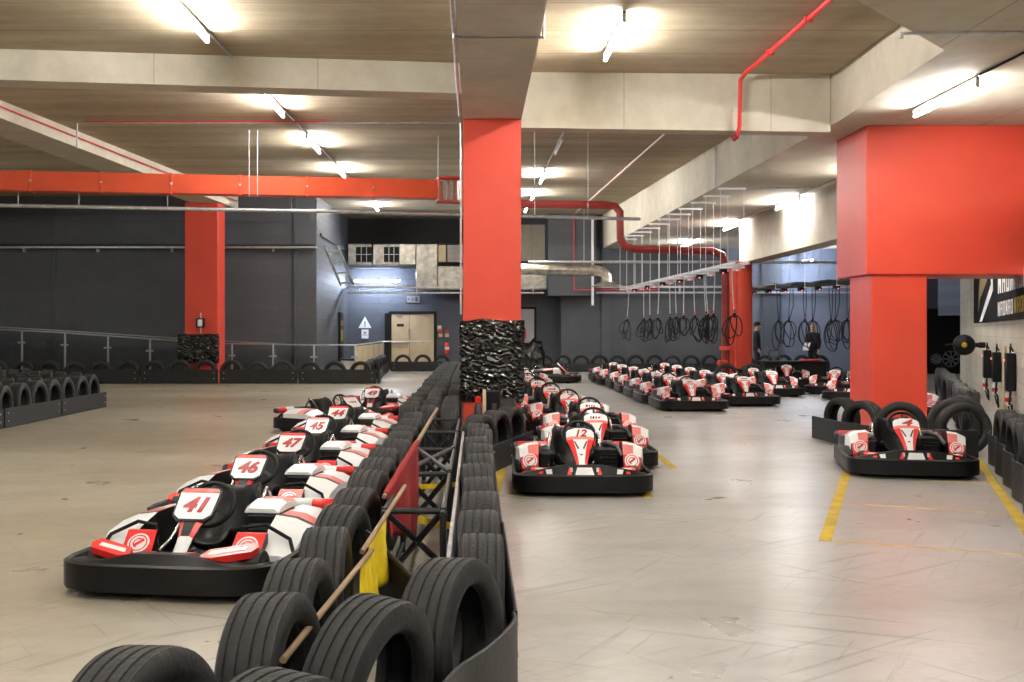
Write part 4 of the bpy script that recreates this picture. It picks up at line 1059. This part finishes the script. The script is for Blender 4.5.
MB().box(((a_.x + b_.x) / 2, WY - .018, a_.z * .35 + b_.z * .65), (.09, .006, .05), 0).box(((a_.x + b_.x) / 2, WY - .018, a_.z * .6 + b_.z * .4), (.16, .006, .02), 0).build('print', GREYP, n_o)
# exit sign with running figure and arrow
ex, a_, b_ = plate('exit_sign', 407, 296, 419.5, 302.5, WY - .02, mat('dim_sign_face', (.30, .32, .34), .5), 'exit sign with running figure over the timber doors', 'exit sign')
mx, mz = (a_.x + b_.x) / 2, (a_.z + b_.z) / 2
ESM = mat('exit_sign_dark', (.03, .07, .06), .5)
g = MB().tube([(mx - .02, WY - .04, mz + .06), (mx - .02, WY - .04, mz + .062)], .022, 0, 8)
for pl_ in ([(mx - .02, mz + .035), (mx + .0, mz - .01), (mx - .04, mz - .04), (mx - .07, mz - .04)], [(mx + .0, mz - .01), (mx + .03, mz - .045), (mx + .03, mz - .085)], [(mx - .06, mz + .0), (mx - .02, mz + .03), (mx + .03, mz + .01)]):
    g.tube([(x, WY - .042, z) for x, z in pl_], .009, 0, 6)
g.build('running_figure', ESM, ex)
MB().box((mx + .12, WY - .04, mz), (.09, .006, .16), 0).build('door_symbol', ESM, ex)
MB().tube([(mx - .2, WY - .04, mz), (mx - .12, WY - .04, mz)], .01, 0, 6).tube([(mx - .16, WY - .04, mz + .04), (mx - .2, WY - .04, mz), (mx - .16, WY - .04, mz - .04)], .01, 0, 6).build('arrow', ESM, ex)
# electrical panel on the return wall
ep = empty('switch_panel', (-4.70, 40.2, 0)); tag(ep, 'tall black switch panel with yellow label strips on the return wall', 'switch panel')
MB().box((0, 0, 1.25), (.1, .95, 1.7), 0, .01).build('body', BLKM, ep)
for yy in (-.18, .12):
    MB().box((.055, yy, 1.30), (.012, .2, .38), 0, .004).build('label_strip', YEL, ep); MB().box((.055, yy, 1.72), (.012, .2, .16), 0, .004).build('label_strip', YEL, ep)
# small signs, alarm points and extinguisher right of the doors
s1, a_, b_ = plate('notice', 437.5, 325.5, 441.5, 331, WY, PAPER, 'small blue and white notice right of the timber doors', 'notice')
MB().box(((a_.x + b_.x) / 2, WY - .02, a_.z + .05), (.12, .006, .07), 0).build('print', KRED, s1)
for i, (xa, xb) in enumerate(((438.5, 442.5), (445, 449))):
    ap, a_, b_ = plate('call_point', xa, 333.5, xb, 337, WY - .03, CARD, ('left' if i == 0 else 'right') + ' pale alarm box right of the timber doors', 'alarm box')
    MB().lathe([(.001, .1), (.05, .08), (.06, 0)], 12, 0, TR((a_.x + b_.x) / 2, WY - .03, b_.z + .03) @ RY(R(-90))).build('sounder', KRED, ap)
fe = empty('fire_extinguisher', (pt(447, 0, 42.8).x, 42.8, pt(0, 354, 42.8).z)); tag(fe, 'red fire extinguisher on the slate wall right of the timber doors', 'fire extinguisher')
MB().lathe([(.001, 0), (.075, .0), (.085, .02), (.085, .36), (.05, .42), (.03, .44)], 18, 0, RY(R(-90))).build('cylinder', KRED, fe)
MB().box((0, -.0, .47), (.05, .1, .05), 0, .01).build('valve', BLKM, fe)
MB().lathe([(.0855, .16), (.0865, .165), (.0865, .26), (.0855, .265)], 18, 0, RY(R(-90))).build('label_band', PAPER, fe)
# hand basin-like white bin seen behind the railing
wb = tag(MB().lathe([(.001, 0), (.2, 0), (.24, .5), (.2, .55), (.001, .56)], 18, 0, TR(pt(348, 0, 35.2).x, 35.2, .0) @ RY(R(-90))).build('waste_bin', PAPER), 'white round bin behind the glass railing', 'bin')
MB().lathe([(.2, .56), (.25, .57), (.25, .6), (.001, .62)], 18, 0, TR(pt(348, 0, 35.2).x, 35.2, .0) @ RY(R(-90))).build('lid', GREYP, wb)
# lamp-like box on the far red column
cb = empty('meter_box', (pt(201, 0, 32.25).x, 32.25, pt(0, 329, 32.25).z)); tag(cb, 'small black box with white face on the far red column', 'box')
MB().box((0, -.06, .17), (.22, .12, .26), 0, .012).build('body', BLKM, cb); MB().box((0, -.125, .17), (.13, .012, .19), 0, .004).build('face', PAPER, cb)
MB().tube([(0, -.03, .3), (0, -.03, .45)], .02, 0, 8).build('upper_conduit', ZINC, cb); MB().tube([(0, -.03, .04), (0, -.03, -.12)], .02, 0, 8).build('lower_conduit', ZINC, cb)
# black bag heap behind the middle queue
bg = MB()
bm = bmesh.new(); bmesh.ops.create_icosphere(bm, subdivisions=4, radius=1)
for v_ in bm.verts:
    k = 1 + .3 * mnoise.noise(v_.co * 1.7) + .12 * mnoise.noise(v_.co * 5)
    v_.co = Vector((v_.co.x * .42 * k, v_.co.y * .35 * k, max(-.5, v_.co.z * .6 * k)))
me = bpy.data.meshes.new('rubbish_bag'); bm.to_mesh(me); bm.free(); me.materials.append(WRAP); me.shade_smooth()
o = link('rubbish_bag', me, None, (pt(534, 0, 39.6).x, 39.7, .5)); tag(o, 'shiny black bag standing beneath the framed window by the tyres', 'bag')
MB().tube([(0, 0, .5), (.03, -.02, .62), (-.02, 0, .68)], [.06, .03, .07], 0, 8).build('knot', WRAP, o)

# ------------------------------------------------------------------ cable rails with coiled charging cables
def cable_rail(a_, b_, label, n_box, hang, dark=False):
    a_, b_ = Vector(a_), Vector(b_); d = (b_ - a_); L = d.length
    root = empty('cable_rail', a_); root.rotation_euler = (0, 0, math.atan2(d.y, d.x)); tag(root, label, 'cable rail')
    m = BLKM if dark else ZINC
    for yy in (-.14, .14): MB().box((L / 2, yy, .03), (L, .035, .06), 0, .004).build('rail', m, root)
    for i in range(int(L / .6)): MB().box((.3 + i * .6, 0, .015), (.04, .28, .025), 0, .003).build('rung', m, root)
    if dark:
        for q_ in range(3): MB().tube([(k_ * L / 16, -.1 + .1 * q_ + .05 * math.sin(k_ * 2.1 + q_), .09 + .035 * math.sin(k_ * 1.7 + q_ * 2)) for k_ in range(17)], .045, 0, 8).build('cable_bundle', BLKM, root)
    for i in range(n_box):
        x = L * (i + .5) / n_box
        MB().box((x, .03, -.055), (.16, .14, .1), 0, .012).build('socket_box', BLKM if dark or i % 2 else ZINC, root)
        MB().lathe([(.001, .03), (.018, .03), (.02, 0)], 8, 0, TR(x + .12, .0, -.08) @ RY(R(90))).build('indicator', LENS, root)
    if hang:
        for i in range(hang):
            x = L * (i + .4) / hang; zt = 4.36 - a_.z
            h_ = MB().box((x, 0, zt - .06), (.05, .56, .04), 0, .003).box((x, 0, -.02), (.04, .5, .03), 0, .003)
            for s in (-.235, .235): h_.tube([(x, s, zt - .06), (x, s, -.02)], .006, 0, 6)
            h_.build('hanger', PAPER, root)
    return root
RA, RB_ = Vector((4.72, 36.2, 2.75)), Vector((5.16, 22.2, 2.75))
cable_rail(RA, RB_, 'long pale rail with socket boxes hung over the outer kart rows', 13, 11)
RC, RD = Vector((8.55, 36.4, 2.72)), Vector((10.35, 30.5, 2.72))
cable_rail(RC, RD, 'dark bundled cable rail above the two people', 7, 4, True)
def coil(p, seed, label, group, top=2.70, loop_top=1.78, loop_bot=1.2, w=.16, m=BLKM, two=False):
    rr = random.Random(seed)
    root = empty('hanging_cable', (p[0], p[1], 0)); tag(root, label, 'cable', group)
    sx = rr.uniform(-.05, .05)
    MB().tube([(0, 0, top), (sx * .3, .01, top - .4), (sx, 0, loop_top + .05)], .011, 0, 6).build('drop_lead', ZINC if not two else BLKM, root)
    if two: MB().tube([(.09, 0, top), (.10, .01, top - .5), (sx + .03, 0, loop_top + .05)], .012, 0, 6).build('drop_lead', BLKM, root)
    nl = rr.choice((3, 4)); pts_ = []
    for i in range(nl):
        h = (loop_top - loop_bot) * rr.uniform(.6, 1.1); ww = w * rr.uniform(.45, 1.15); off = rr.uniform(-.12, .12)
        for k in range(18):
            t = 2 * math.pi * k / 18
            pts_.append((sx + off * (1 - math.cos(t)) / 2 + ww * math.sin(t) * (1 + .35 * math.cos(t + i)), .015 * (i - nl / 2) + .02 * math.sin(t * 2), loop_top - h * (1 - math.cos(t)) / 2))
    MB().tube(pts_, .013, 0, 6).build('coil', m, root)
    MB().box((sx, -.02, loop_top), (.06, .05, .1), 0, .012).build('connector', BLK, root)
    MB().box((sx, -.04, loop_top + .09), (.035, .03, .05), 0, .008).build('grip', rr.choice((KRED, GREYP, BLK)), root)
for i, y in enumerate((23.2, 24.15, 25.0, 25.75, 26.5, 27.3, 28.3, 29.4, 30.6, 31.9, 33.4, 35.0)):
    t = (y - RA.y) / (RB_.y - RA.y); p = RA.lerp(RB_, t)
    coil((p.x + random.uniform(-.08, .1), y), 20 + i, nth(i + 1) + ' coiled cable from the near end of the pale rail', 'coiled cables on the pale rail', w=.12)
for i, px in enumerate((847, 836, 829, 812, 803, 790, 777)):
    k = (px - VX) / F; t = (k * RC.y - RC.x) / ((RD.x - RC.x) - k * (RD.y - RC.y)); p = RC.lerp(RD, max(0, min(1, t)))
    coil((p.x, p.y), 50 + i, nth(i + 1) + ' coiled black cable from the near end of the dark rail', 'coiled cables on the dark rail', loop_top=1.75, loop_bot=.95, w=.17, two=True)

# ------------------------------------------------------------------ bench and cart by the people
be = empty('work_bench', (9.25, 33.4, 0)); tag(be, 'low black work bench with red tray, in front of the two people', 'bench')
MB().box((0, 0, .56), (1.9, .7, .05), 0, .01).build('bench_top', BLKM, be); MB().box((0, .05, .3), (1.8, .55, .46), 0, .01).build('cabinet', BLK, be)
MB().box((.45, -.1, .61), (.5, .35, .05), 0, .012).build('tray', KRED, be)
for sx in (-1, 1):
    for sy in (-1, 1): MB().box((sx * .85, sy * .28, .05), (.06, .06, .1), 0, .006).build('foot', BLKM, be)
st = empty('kart_stand', (8.65, 33.25, .602)); tag(st, 'small dark metal stand on the black work bench', 'stand')
for sx in (-1, 1): MB().tube([(sx * .16, 0, 0), (sx * .14, 0, .3), (sx * .14, .1, .38)], .016, 0, 6).build('upright', GREYP, st)
for z in (.1, .28): MB().tube([(-.15, 0, z), (.15, 0, z)], .014, 0, 6).build('cross_bar', GREYP, st)

# ------------------------------------------------------------------ things on the cream wall
def wall_root(name, px, y, off):
    p, t = wallp(px, y, off); o = empty(name, p, math.atan2(U.y, U.x)); return o
# local axes on the wall: +X along U (away), +Y = left of U = out of the wall
sg, t0 = None, None
pA, tA = wallp(976, 300); pB, tB = wallp(1075, 300)
ta, tb = min(tA, tB), max(tA, tB); sL = tb - ta
sg = empty('sign_board', wall_at((ta + tb) / 2, .03, 1.64), math.atan2(U.y, U.x)); tag(sg, 'large black sign with pale diagonal stroke and lettering on the cream wall', 'sign')
MB().box((0, 0, .8), (sL, .04, 1.6), 0, .004).build('panel', mat('sign_black', (.006, .0065, .008), .85, spec=.1), sg)
def on_sign(px, y):
    p, t = wallp(px, y); return t - (ta + tb) / 2, p.z - 1.64
def sign_poly(pp, m, name, lift=.024):
    g = MB(); q = [on_sign(*p) for p in pp]; n_ = len(q)
    g.add([(x, lift, z) for x, z in q] + [(x, lift - .006, z) for x, z in q], [list(range(n_)), list(range(n_, 2 * n_))[::-1]] + [[i, (i + 1) % n_, n_ + (i + 1) % n_, n_ + i] for i in range(n_)])
    return g.build(name, m, sg, smooth=0)
sign_poly([(982, 322), (984.5, 321.5), (996, 290), (995.5, 272), (993.5, 272), (994, 284)], PAPER, 'diagonal_stroke')
SGP = mat('sign_brown', (.20, .13, .05), .5)
sign_poly([(981, 312), (982.5, 300), (990, 280), (991, 272), (983, 272), (981.5, 290)], SGP, 'shaded_stroke', .023)
# letter rows: condensed capitals cut off by the frame edge
def letters(px0, px1, ytop0, ytop1, ybot0, ybot1, n_, m, name):
    rr = random.Random(n_ + int(px0)); g = MB()
    for i in range(n_):
        a0 = px0 + (px1 - px0) * (i + .08) / n_; a1 = px0 + (px1 - px0) * (i + .86) / n_
        def yt(x): return ytop0 + (ytop1 - ytop0) * (x - px0) / (px1 - px0)
        def yb(x): return ybot0 + (ybot1 - ybot0) * (x - px0) / (px1 - px0)
        w_ = (a1 - a0) * .34
        def quad(pp):
            q = [on_sign(*p) for p in pp]; g.add([(x, .025, z) for x, z in q], [[0, 1, 2, 3]], 0)
        quad([(a0, yb(a0)), (a0 + w_, yb(a0 + w_)), (a0 + w_, yt(a0 + w_)), (a0, yt(a0))])
        quad([(a1 - w_, yb(a1)), (a1, yb(a1)), (a1, yt(a1)), (a1 - w_, yt(a1))])
        k = i % 3
        if k == 0: quad([(a1 - w_ * 1.2, yb(a1)), (a1, yb(a1)), (a0 + w_ * 1.2, yt(a0)), (a0, yt(a0))])
        else:
            for f0, f1 in ((0, .16), (.42, .58)) if k == 1 else ((0, .16), (.84, 1)):
                ym = lambda x, f: yt(x) + (yb(x) - yt(x)) * f
                quad([(a0, ym(a0, f1)), (a1, ym(a1, f1)), (a1, ym(a1, f0)), (a0, ym(a0, f0))])
    return g.build(name, m, sg, smooth=0)
letters(1001, 1017, 302.5, 298.5, 316.5, 313.5, 6, PAPER, 'lettering')
letters(1017.6, 1034, 298, 293, 313.5, 310, 5, YEL, 'lettering')
letters(1001, 1035, 270, 262, 294, 285, 8, PAPER, 'lettering')
for i, (px, yt_, yb_) in enumerate(((991, 350, 378), (1001, 352, 382), (1015.5, 353, 391))):
    p, t = wallp(px, yt_, .0); p2, _ = wallp(px, yb_, .0)
    root = empty('charger_box', wall_at(t, .0, 0), math.atan2(U.y, U.x)); tag(root, ('farthest', 'middle', 'nearest')[i] + ' of three black charger boxes on the cream wall', 'charger', 'charger boxes on the cream wall')
    zt, zb = p.z, p2.z
    MB().box((0, .075, (zt + zb) / 2), (.34, .14, zt - zb), 0, .015).build('body', BLK, root)
    for k in range(5): pass
    MB().tube([(.05, .07, zt - .01), (.06, .07, zt + .09), (-.0, .07, zt + .14), (-.08, .07, zt + .09), (-.1, .04, zt + .02)], .014, 0, 8).build('top_cable', BLKM, root)
    MB().lathe([(.001, .1), (.035, .1), (.05, .02), (.05, -.08), (.03, -.12), (.001, -.12)], 12, 0, TR(.14, .09, zb - .14) @ RY(R(90))).build('plug', PAPER, root)
    MB().lathe([(.051, -.03), (.055, -.02), (.055, .03), (.051, .04)], 12, 0, TR(.14, .09, zb - .14) @ RY(R(90))).build('plug_ring', KRED, root)
    MB().tube([(-.1, .08, zb), (-.14, .1, zb - .2), (-.06, .06, .3), (-.1, .05, .1)], .018, 0, 8).build('lead', BLKM, root)
    MB().tube([(.14, .09, zb - .25), (.1, .06, zb - .4), (.0, .05, .2)], .012, 0, 8).build('lead', BLKM, root)
    MB().lathe([(.001, .02), (.02, .02), (.024, 0)], 8, 0, TR(.10, .145, zt - .12) @ RZ(R(90))).build('indicator', LENS, root)
p, t = wallp(1006, 360)
tag(MB().box((0, .02, .66), (.28, .03, 1.1), 0, .004).build('backing_board', CARD, None, loc=wall_at(t, .01, 0), rz=math.atan2(U.y, U.x)), 'pale timber board behind the charger boxes on the cream wall', 'board')
# hose reel
p, t = wallp(986, 345)
hr = empty('cable_reel', wall_at(t, 0, p.z), math.atan2(U.y, U.x)); tag(hr, 'black cable reel with yellow centre on the cream wall', 'cable reel')
MB().box((0, .08, 0), (.1, .14, .12), 0, .015).build('bracket', BLKM, hr)
Trl = TR(-.05, .42, 0)
MB().lathe([(.001, -.09), (.15, -.09), (.21, -.05), (.22, 0), (.21, .05), (.15, .09), (.001, .09)], 32, 0, Trl).build('drum', BLK, hr)
MB().tube([(0, .12, .0), (-.03, .24, .0)], .05, 0, 10).build('arm', BLKM, hr)
MB().lathe([(.001, -.105), (.05, -.1), (.055, -.088)], 16, 0, Trl).build('hub_label', YEL, hr)
MB().tube([(-.05, .62, .0), (-.06, .72, .02), (-.06, .78, -.02)], .012, 0, 6).build('cable_end', BLKM, hr)
# alloy wheel picture on a black board added for shade at the rear
hb = empty('backdrop', (15.6, 39.0, 0)); tag(hb, 'added black backdrop for the dark recess, with pale alloy wheels, seen between pillar and cream wall', 'backdrop')
MB().box((0, 0, 1.1), (2.9, .1, 2.2), 0, .01).build('board', BLKM, hb)
for cxx, rr_ in ((.50, .28), (-.0, .18)):
    g = MB().lathe([(rr_, 0), (rr_, .02), (rr_ * .9, .02), (rr_ * .9, 0)], 28, 0, TR(cxx, -.07, .50) @ RZ(R(-90)), closed=True)
    for k in range(8): g.box((rr_ * .48, 0, 0), (rr_ * .86, .02, .045), 0, T=None) if False else g.add([(x, -.085, z) for x, z in [(cxx + math.cos(R(45 * k)) * q - math.sin(R(45 * k)) * w_, .50 + math.sin(R(45 * k)) * q + math.cos(R(45 * k)) * w_) for q, w_ in ((.03, -.02), (rr_ * .92, -.035), (rr_ * .92, .035), (.03, .02))]], [[0, 1, 2, 3]], 0)
    g.build('alloy_wheel', STEEL, hb)
sn = empty('ceiling_sensor', (pt(873, 14, 11.3).x - .1, 10.9, ceil_z(10.9) - .02)); tag(sn, 'small dark sensor on the ceiling near the slanted slab edge', 'sensor')
MB().box((0, 0, 0), (.12, .12, .04), 0, .006).build('base', ZINC, sn)
MB().lathe([(.001, -.1), (.05, -.09), (.06, -.03), (.05, 0)], 16, 0, RY(R(-90))).build('lens', GREYP, sn)

# ------------------------------------------------------------------ people
def skin_mesh(name, joints, edges, m, sub=2):
    keys = list(joints); me = bpy.data.meshes.new(name)
    me.from_pydata([joints[k][0] for k in keys], [(keys.index(a_), keys.index(b_)) for a_, b_ in edges], [])
    o = bpy.data.objects.new('tmp_skin', me); COL.objects.link(o)
    o.modifiers.new('s', 'SKIN'); md = o.modifiers.new('u', 'SUBSURF'); md.levels = sub; md.render_levels = sub
    for i, k in enumerate(keys):
        r = joints[k][1]; sv = me.skin_vertices[0].data[i]
        sv.radius = (r, r) if not isinstance(r, tuple) else r; sv.use_root = i == 0
    dg = bpy.context.evaluated_depsgraph_get(); dg.update()
    out = bpy.data.meshes.new_from_object(o.evaluated_get(dg)); out.name = name
    bpy.data.objects.remove(o)
    out.materials.clear(); out.materials.append(m); out.shade_smooth(); return out
def merge(me, mb):
    bm = bmesh.new(); bm.from_mesh(me); b0 = len(bm.verts)
    vs = [bm.verts.new(v_) for v_ in mb.v]
    for f, mi in zip(mb.f, mb.m):
        fc = bm.faces.new([vs[k] for k in f]); fc.material_index = mi; fc.smooth = True
    bm.to_mesh(me); bm.free()
def person(x, y, rz, hgt, label, hair, cap, arms, holding=None):
    s = hgt / 1.75
    root = empty('person', (x, y, 0), R(rz)); root.scale = (s, s, s); tag(root, label, 'person')
    J = {'pel': ((0, 0, .95), (.105, .09)), 'wai': ((0, 0, 1.10), (.135, .10)), 'che': ((0, .01, 1.30), (.165, .115)), 'nb': ((0, .015, 1.45), .07), 'nk': ((0, .005, 1.52), .055),
         'hd': ((0, -.015, 1.585), (.074, .092)), 'ht': ((0, -.005, 1.66), (.084, .104)), 'cr': ((0, .0, 1.715), (.055, .066))}
    E = [('pel', 'wai'), ('wai', 'che'), ('che', 'nb'), ('nb', 'nk'), ('nk', 'hd'), ('hd', 'ht'), ('ht', 'cr')]
    fing = MB()
    for sgn, k in ((-1, 'r'), (1, 'l')):
        J.update({'hip' + k: ((sgn * .09, 0, .84), .074), 'kn' + k: ((sgn * .105, -.015, .48), .06), 'an' + k: ((sgn * .11, .025, .09), .042), 'to' + k: ((sgn * .125, -.13, .035), .033)})
        E += [('pel', 'hip' + k), ('hip' + k, 'kn' + k), ('kn' + k, 'an' + k), ('an' + k, 'to' + k)]
        sh, el, wr_, hd_ = arms[k]
        J.update({'sh' + k: (sh, .058), 'el' + k: (el, .042), 'wr' + k: (wr_, .027), 'pa' + k: (hd_, (.036, .018))})
        E += [('che', 'sh' + k), ('sh' + k, 'el' + k), ('el' + k, 'wr' + k), ('wr' + k, 'pa' + k)]
        w_, h_ = Vector(wr_), Vector(hd_); d = (h_ - w_).normalized(); side = Vector((0, 1, 0)) if abs(d.y) < .8 else Vector((1, 0, 0))
        side = (side - d * side.dot(d)).normalized(); curl = d.cross(side)
        for fi, ln in enumerate((.068, .078, .072, .056)):
            b0 = h_ + side * (.026 - .0175 * fi) - d * .01
            fing.tube([b0, b0 + d * ln * .45, b0 + d * ln * .75 - curl * sgn * .012, b0 + d * ln * .95 - curl * sgn * .03], [.009, .0085, .008, .006], 0, 6)
        b0 = h_ + side * .03 - d * .045
        fing.tube([b0, b0 + side * .022 + d * .025, b0 + side * .028 + d * .05 - curl * sgn * .01], [.011, .0095, .007], 0, 6)
    me = skin_mesh('body', J, E, SKIN)
    fing.tube([(0, -.088, 1.645), (0, -.108, 1.612), (0, -.09, 1.602)], [.008, .014, .01], 0, 6)      # nose
    for sx in (-1, 1):
        fing.tube([(sx * .082, .01, 1.65), (sx * .09, .02, 1.63), (sx * .082, .012, 1.6)], [.01, .014, .01], 0, 6)
        fing.tube([(sx * .03, -.087, 1.642), (sx * .03, -.096, 1.642)], .011, 1, 6)
    fing.tube([(-.024, -.09, 1.573), (0, -.095, 1.572), (.024, -.09, 1.573)], .006, 2, 6)
    me.materials.append(BLKM); me.materials.append(mat('lip', (.35, .12, .1), .5))
    merge(me, fing); link('body', me, root)
    def grow(keys, g_, over=None):
        out = {}
        for k in keys:
            p_, r = J[k]; r = (r[0] + g_, r[1] + g_) if isinstance(r, tuple) else r + g_
            out[k] = (p_, r)
        if over: out.update(over)
        return out
    jk = ['wai', 'che', 'pel'] + [a_ + b_ for b_ in 'rl' for a_ in ('sh', 'el', 'wr')]
    jj = grow(jk, .018, {'ncol': ((0, .015, 1.43), .105), 'col': ((0, .012, 1.50), .074), 'hem': ((0, .0, .84), (.185, .15)), 'pel': ((0, 0, .95), (.175, .14)), 'wai': ((0, 0, 1.10), (.165, .13))})
    ee = [('hem', 'pel'), ('pel', 'wai'), ('wai', 'che'), ('che', 'ncol'), ('ncol', 'col')] + [(a_ + k, b_ + k) for k in 'rl' for a_, b_ in (('sh', 'el'), ('el', 'wr'))] + [('che', 'shr'), ('che', 'shl')]
    link('jacket', skin_mesh('jacket', jj, ee, CLOTH), root)
    tk_ = ['pel'] + [a_ + b_ for b_ in 'rl' for a_ in ('hip', 'kn', 'an')]
    link('trousers', skin_mesh('trousers', grow(tk_, .026, {'pel': ((0, 0, .95), (.12, .10)), 'hipr': ((-.09, 0, .83), .108), 'hipl': ((.09, 0, .83), .108)}), [('pel', 'hipr'), ('pel', 'hipl')] + [(a_ + k, b_ + k) for k in 'rl' for a_, b_ in (('hip', 'kn'), ('kn', 'an'))], CLOTH), root)
    for sx in (-1, 1):
        link('shoe', MB().loft([[(sx * .12 + w_ * cx_, yy, zz) for cx_, zz in ((-1, .0), (1, .0), (1, h_ * .6), (.5, h_), (-.5, h_), (-1, h_ * .6))] for yy, w_, h_ in ((.09, .035, .09), (.03, .045, .11), (-.06, .048, .08), (-.15, .045, .06), (-.2, .03, .035))]).data('shoe', BLK, 50), root)
    hb_ = MB()
    bm = bmesh.new(); bmesh.ops.create_uvsphere(bm, u_segments=20, v_segments=14, radius=1)
    for v_ in bm.verts:
        c_ = v_.co; front = max(0, -c_.y)
        zlow = -1.5 + min(1.0, max(0.0, (front - .12) / .4)) * 2.25
        v_.co = Vector((c_.x * .094, c_.y * .112 + .010, max(c_.z, zlow * .6 if c_.z < zlow * .6 else c_.z) * .092))
    hb_.add([v_.co + Vector((0, 0, 1.672)) for v_ in bm.verts], [[v_.index for v_ in f.verts] for f in bm.faces]); bm.free()
    hb_.build('hair', hair, root, smooth=60)
    if cap:
        cp = MB().lathe([(.101, 0), (.104, .03), (.098, .07), (.07, .10), (.001, .112)], 22, 0, TR(0, -.0, 1.668) @ RY(R(-90)) )
        cp.loft([[(-.07, -.08, 1.672), (.07, -.08, 1.672), (.07, -.08, 1.682), (-.07, -.08, 1.682)], [(-.045, -.175, 1.662), (.045, -.175, 1.662), (.045, -.175, 1.669), (-.045, -.175, 1.669)]])
        cp.build('cap', BLKC, root)
    return root
rest = {'r': ((-.19, .01, 1.39), (-.235, .035, 1.12), (-.235, -.05, .89), (-.235, -.075, .81)), 'l': ((.19, .01, 1.39), (.235, .035, 1.12), (.235, -.05, .89), (.235, -.075, .81))}
p1 = pt(757, 0, 37)
person(p1.x, 37, 78, 1.72, 'person in dark workwear and black cap standing beside the round red column', HAIRB, True, rest)
hold = {'r': ((-.19, .01, 1.39), (-.24, .04, 1.13), (-.15, -.16, 1.03), (-.10, -.23, 1.0)), 'l': rest['l']}
p2 = pt(813, 0, 37)
person(p2.x, 37, -48, 1.67, 'fair haired person in dark clothes holding white papers under the coiled cables', HAIRL, False, hold)
Tm = TR(p2.x, 37, 0) @ RZ(R(-48)) @ Matrix.Scale(1.67 / 1.75, 4)
q = Tm @ Vector((-.06, -.30, 1.0))
pp = tag(MB().box((0, 0, 0), (.22, .01, .28), 0, .002, T=RX(R(-28))).build('paper_sheet', PAPER, None, loc=q, rz=R(-48)), 'white papers held by the fair haired person', 'papers')

# ------------------------------------------------------------------ camera, world, view
cam = bpy.data.cameras.new('camera'); co = bpy.data.objects.new('camera', cam); COL.objects.link(co)
cam.sensor_fit = 'HORIZONTAL'; cam.sensor_width = 36; cam.lens = 36 * F / 1024
cam.shift_x = (512 - VX) / 1024; cam.shift_y = -(341 - VY) / 1024
cam.clip_end = 200; cam.clip_start = .05
co.location = (0, 0, H); co.rotation_euler = (R(90), 0, 0)
SC.camera = co
w = bpy.data.worlds.new('hall_ambient_fill'); SC.world = w; w.use_nodes = True
bgd = w.node_tree.nodes['Background']; bgd.inputs[0].default_value = (1, .98, .95, 1); bgd.inputs[1].default_value = .08  # dim even fill added for light from the rest of the hall
vs_ = SC.view_settings
SC.display_settings.display_device = 'sRGB'
vs_.view_transform = 'Standard'; vs_.look = 'None'; vs_.gamma = 1; vs_.use_curve_mapping = False; vs_.exposure = 2.25
SC.cycles.use_denoising = True
SC.cycles.max_bounces = 6; SC.cycles.diffuse_bounces = 4; SC.cycles.glossy_bounces = 3
SC.cycles.sample_clamp_indirect = 8
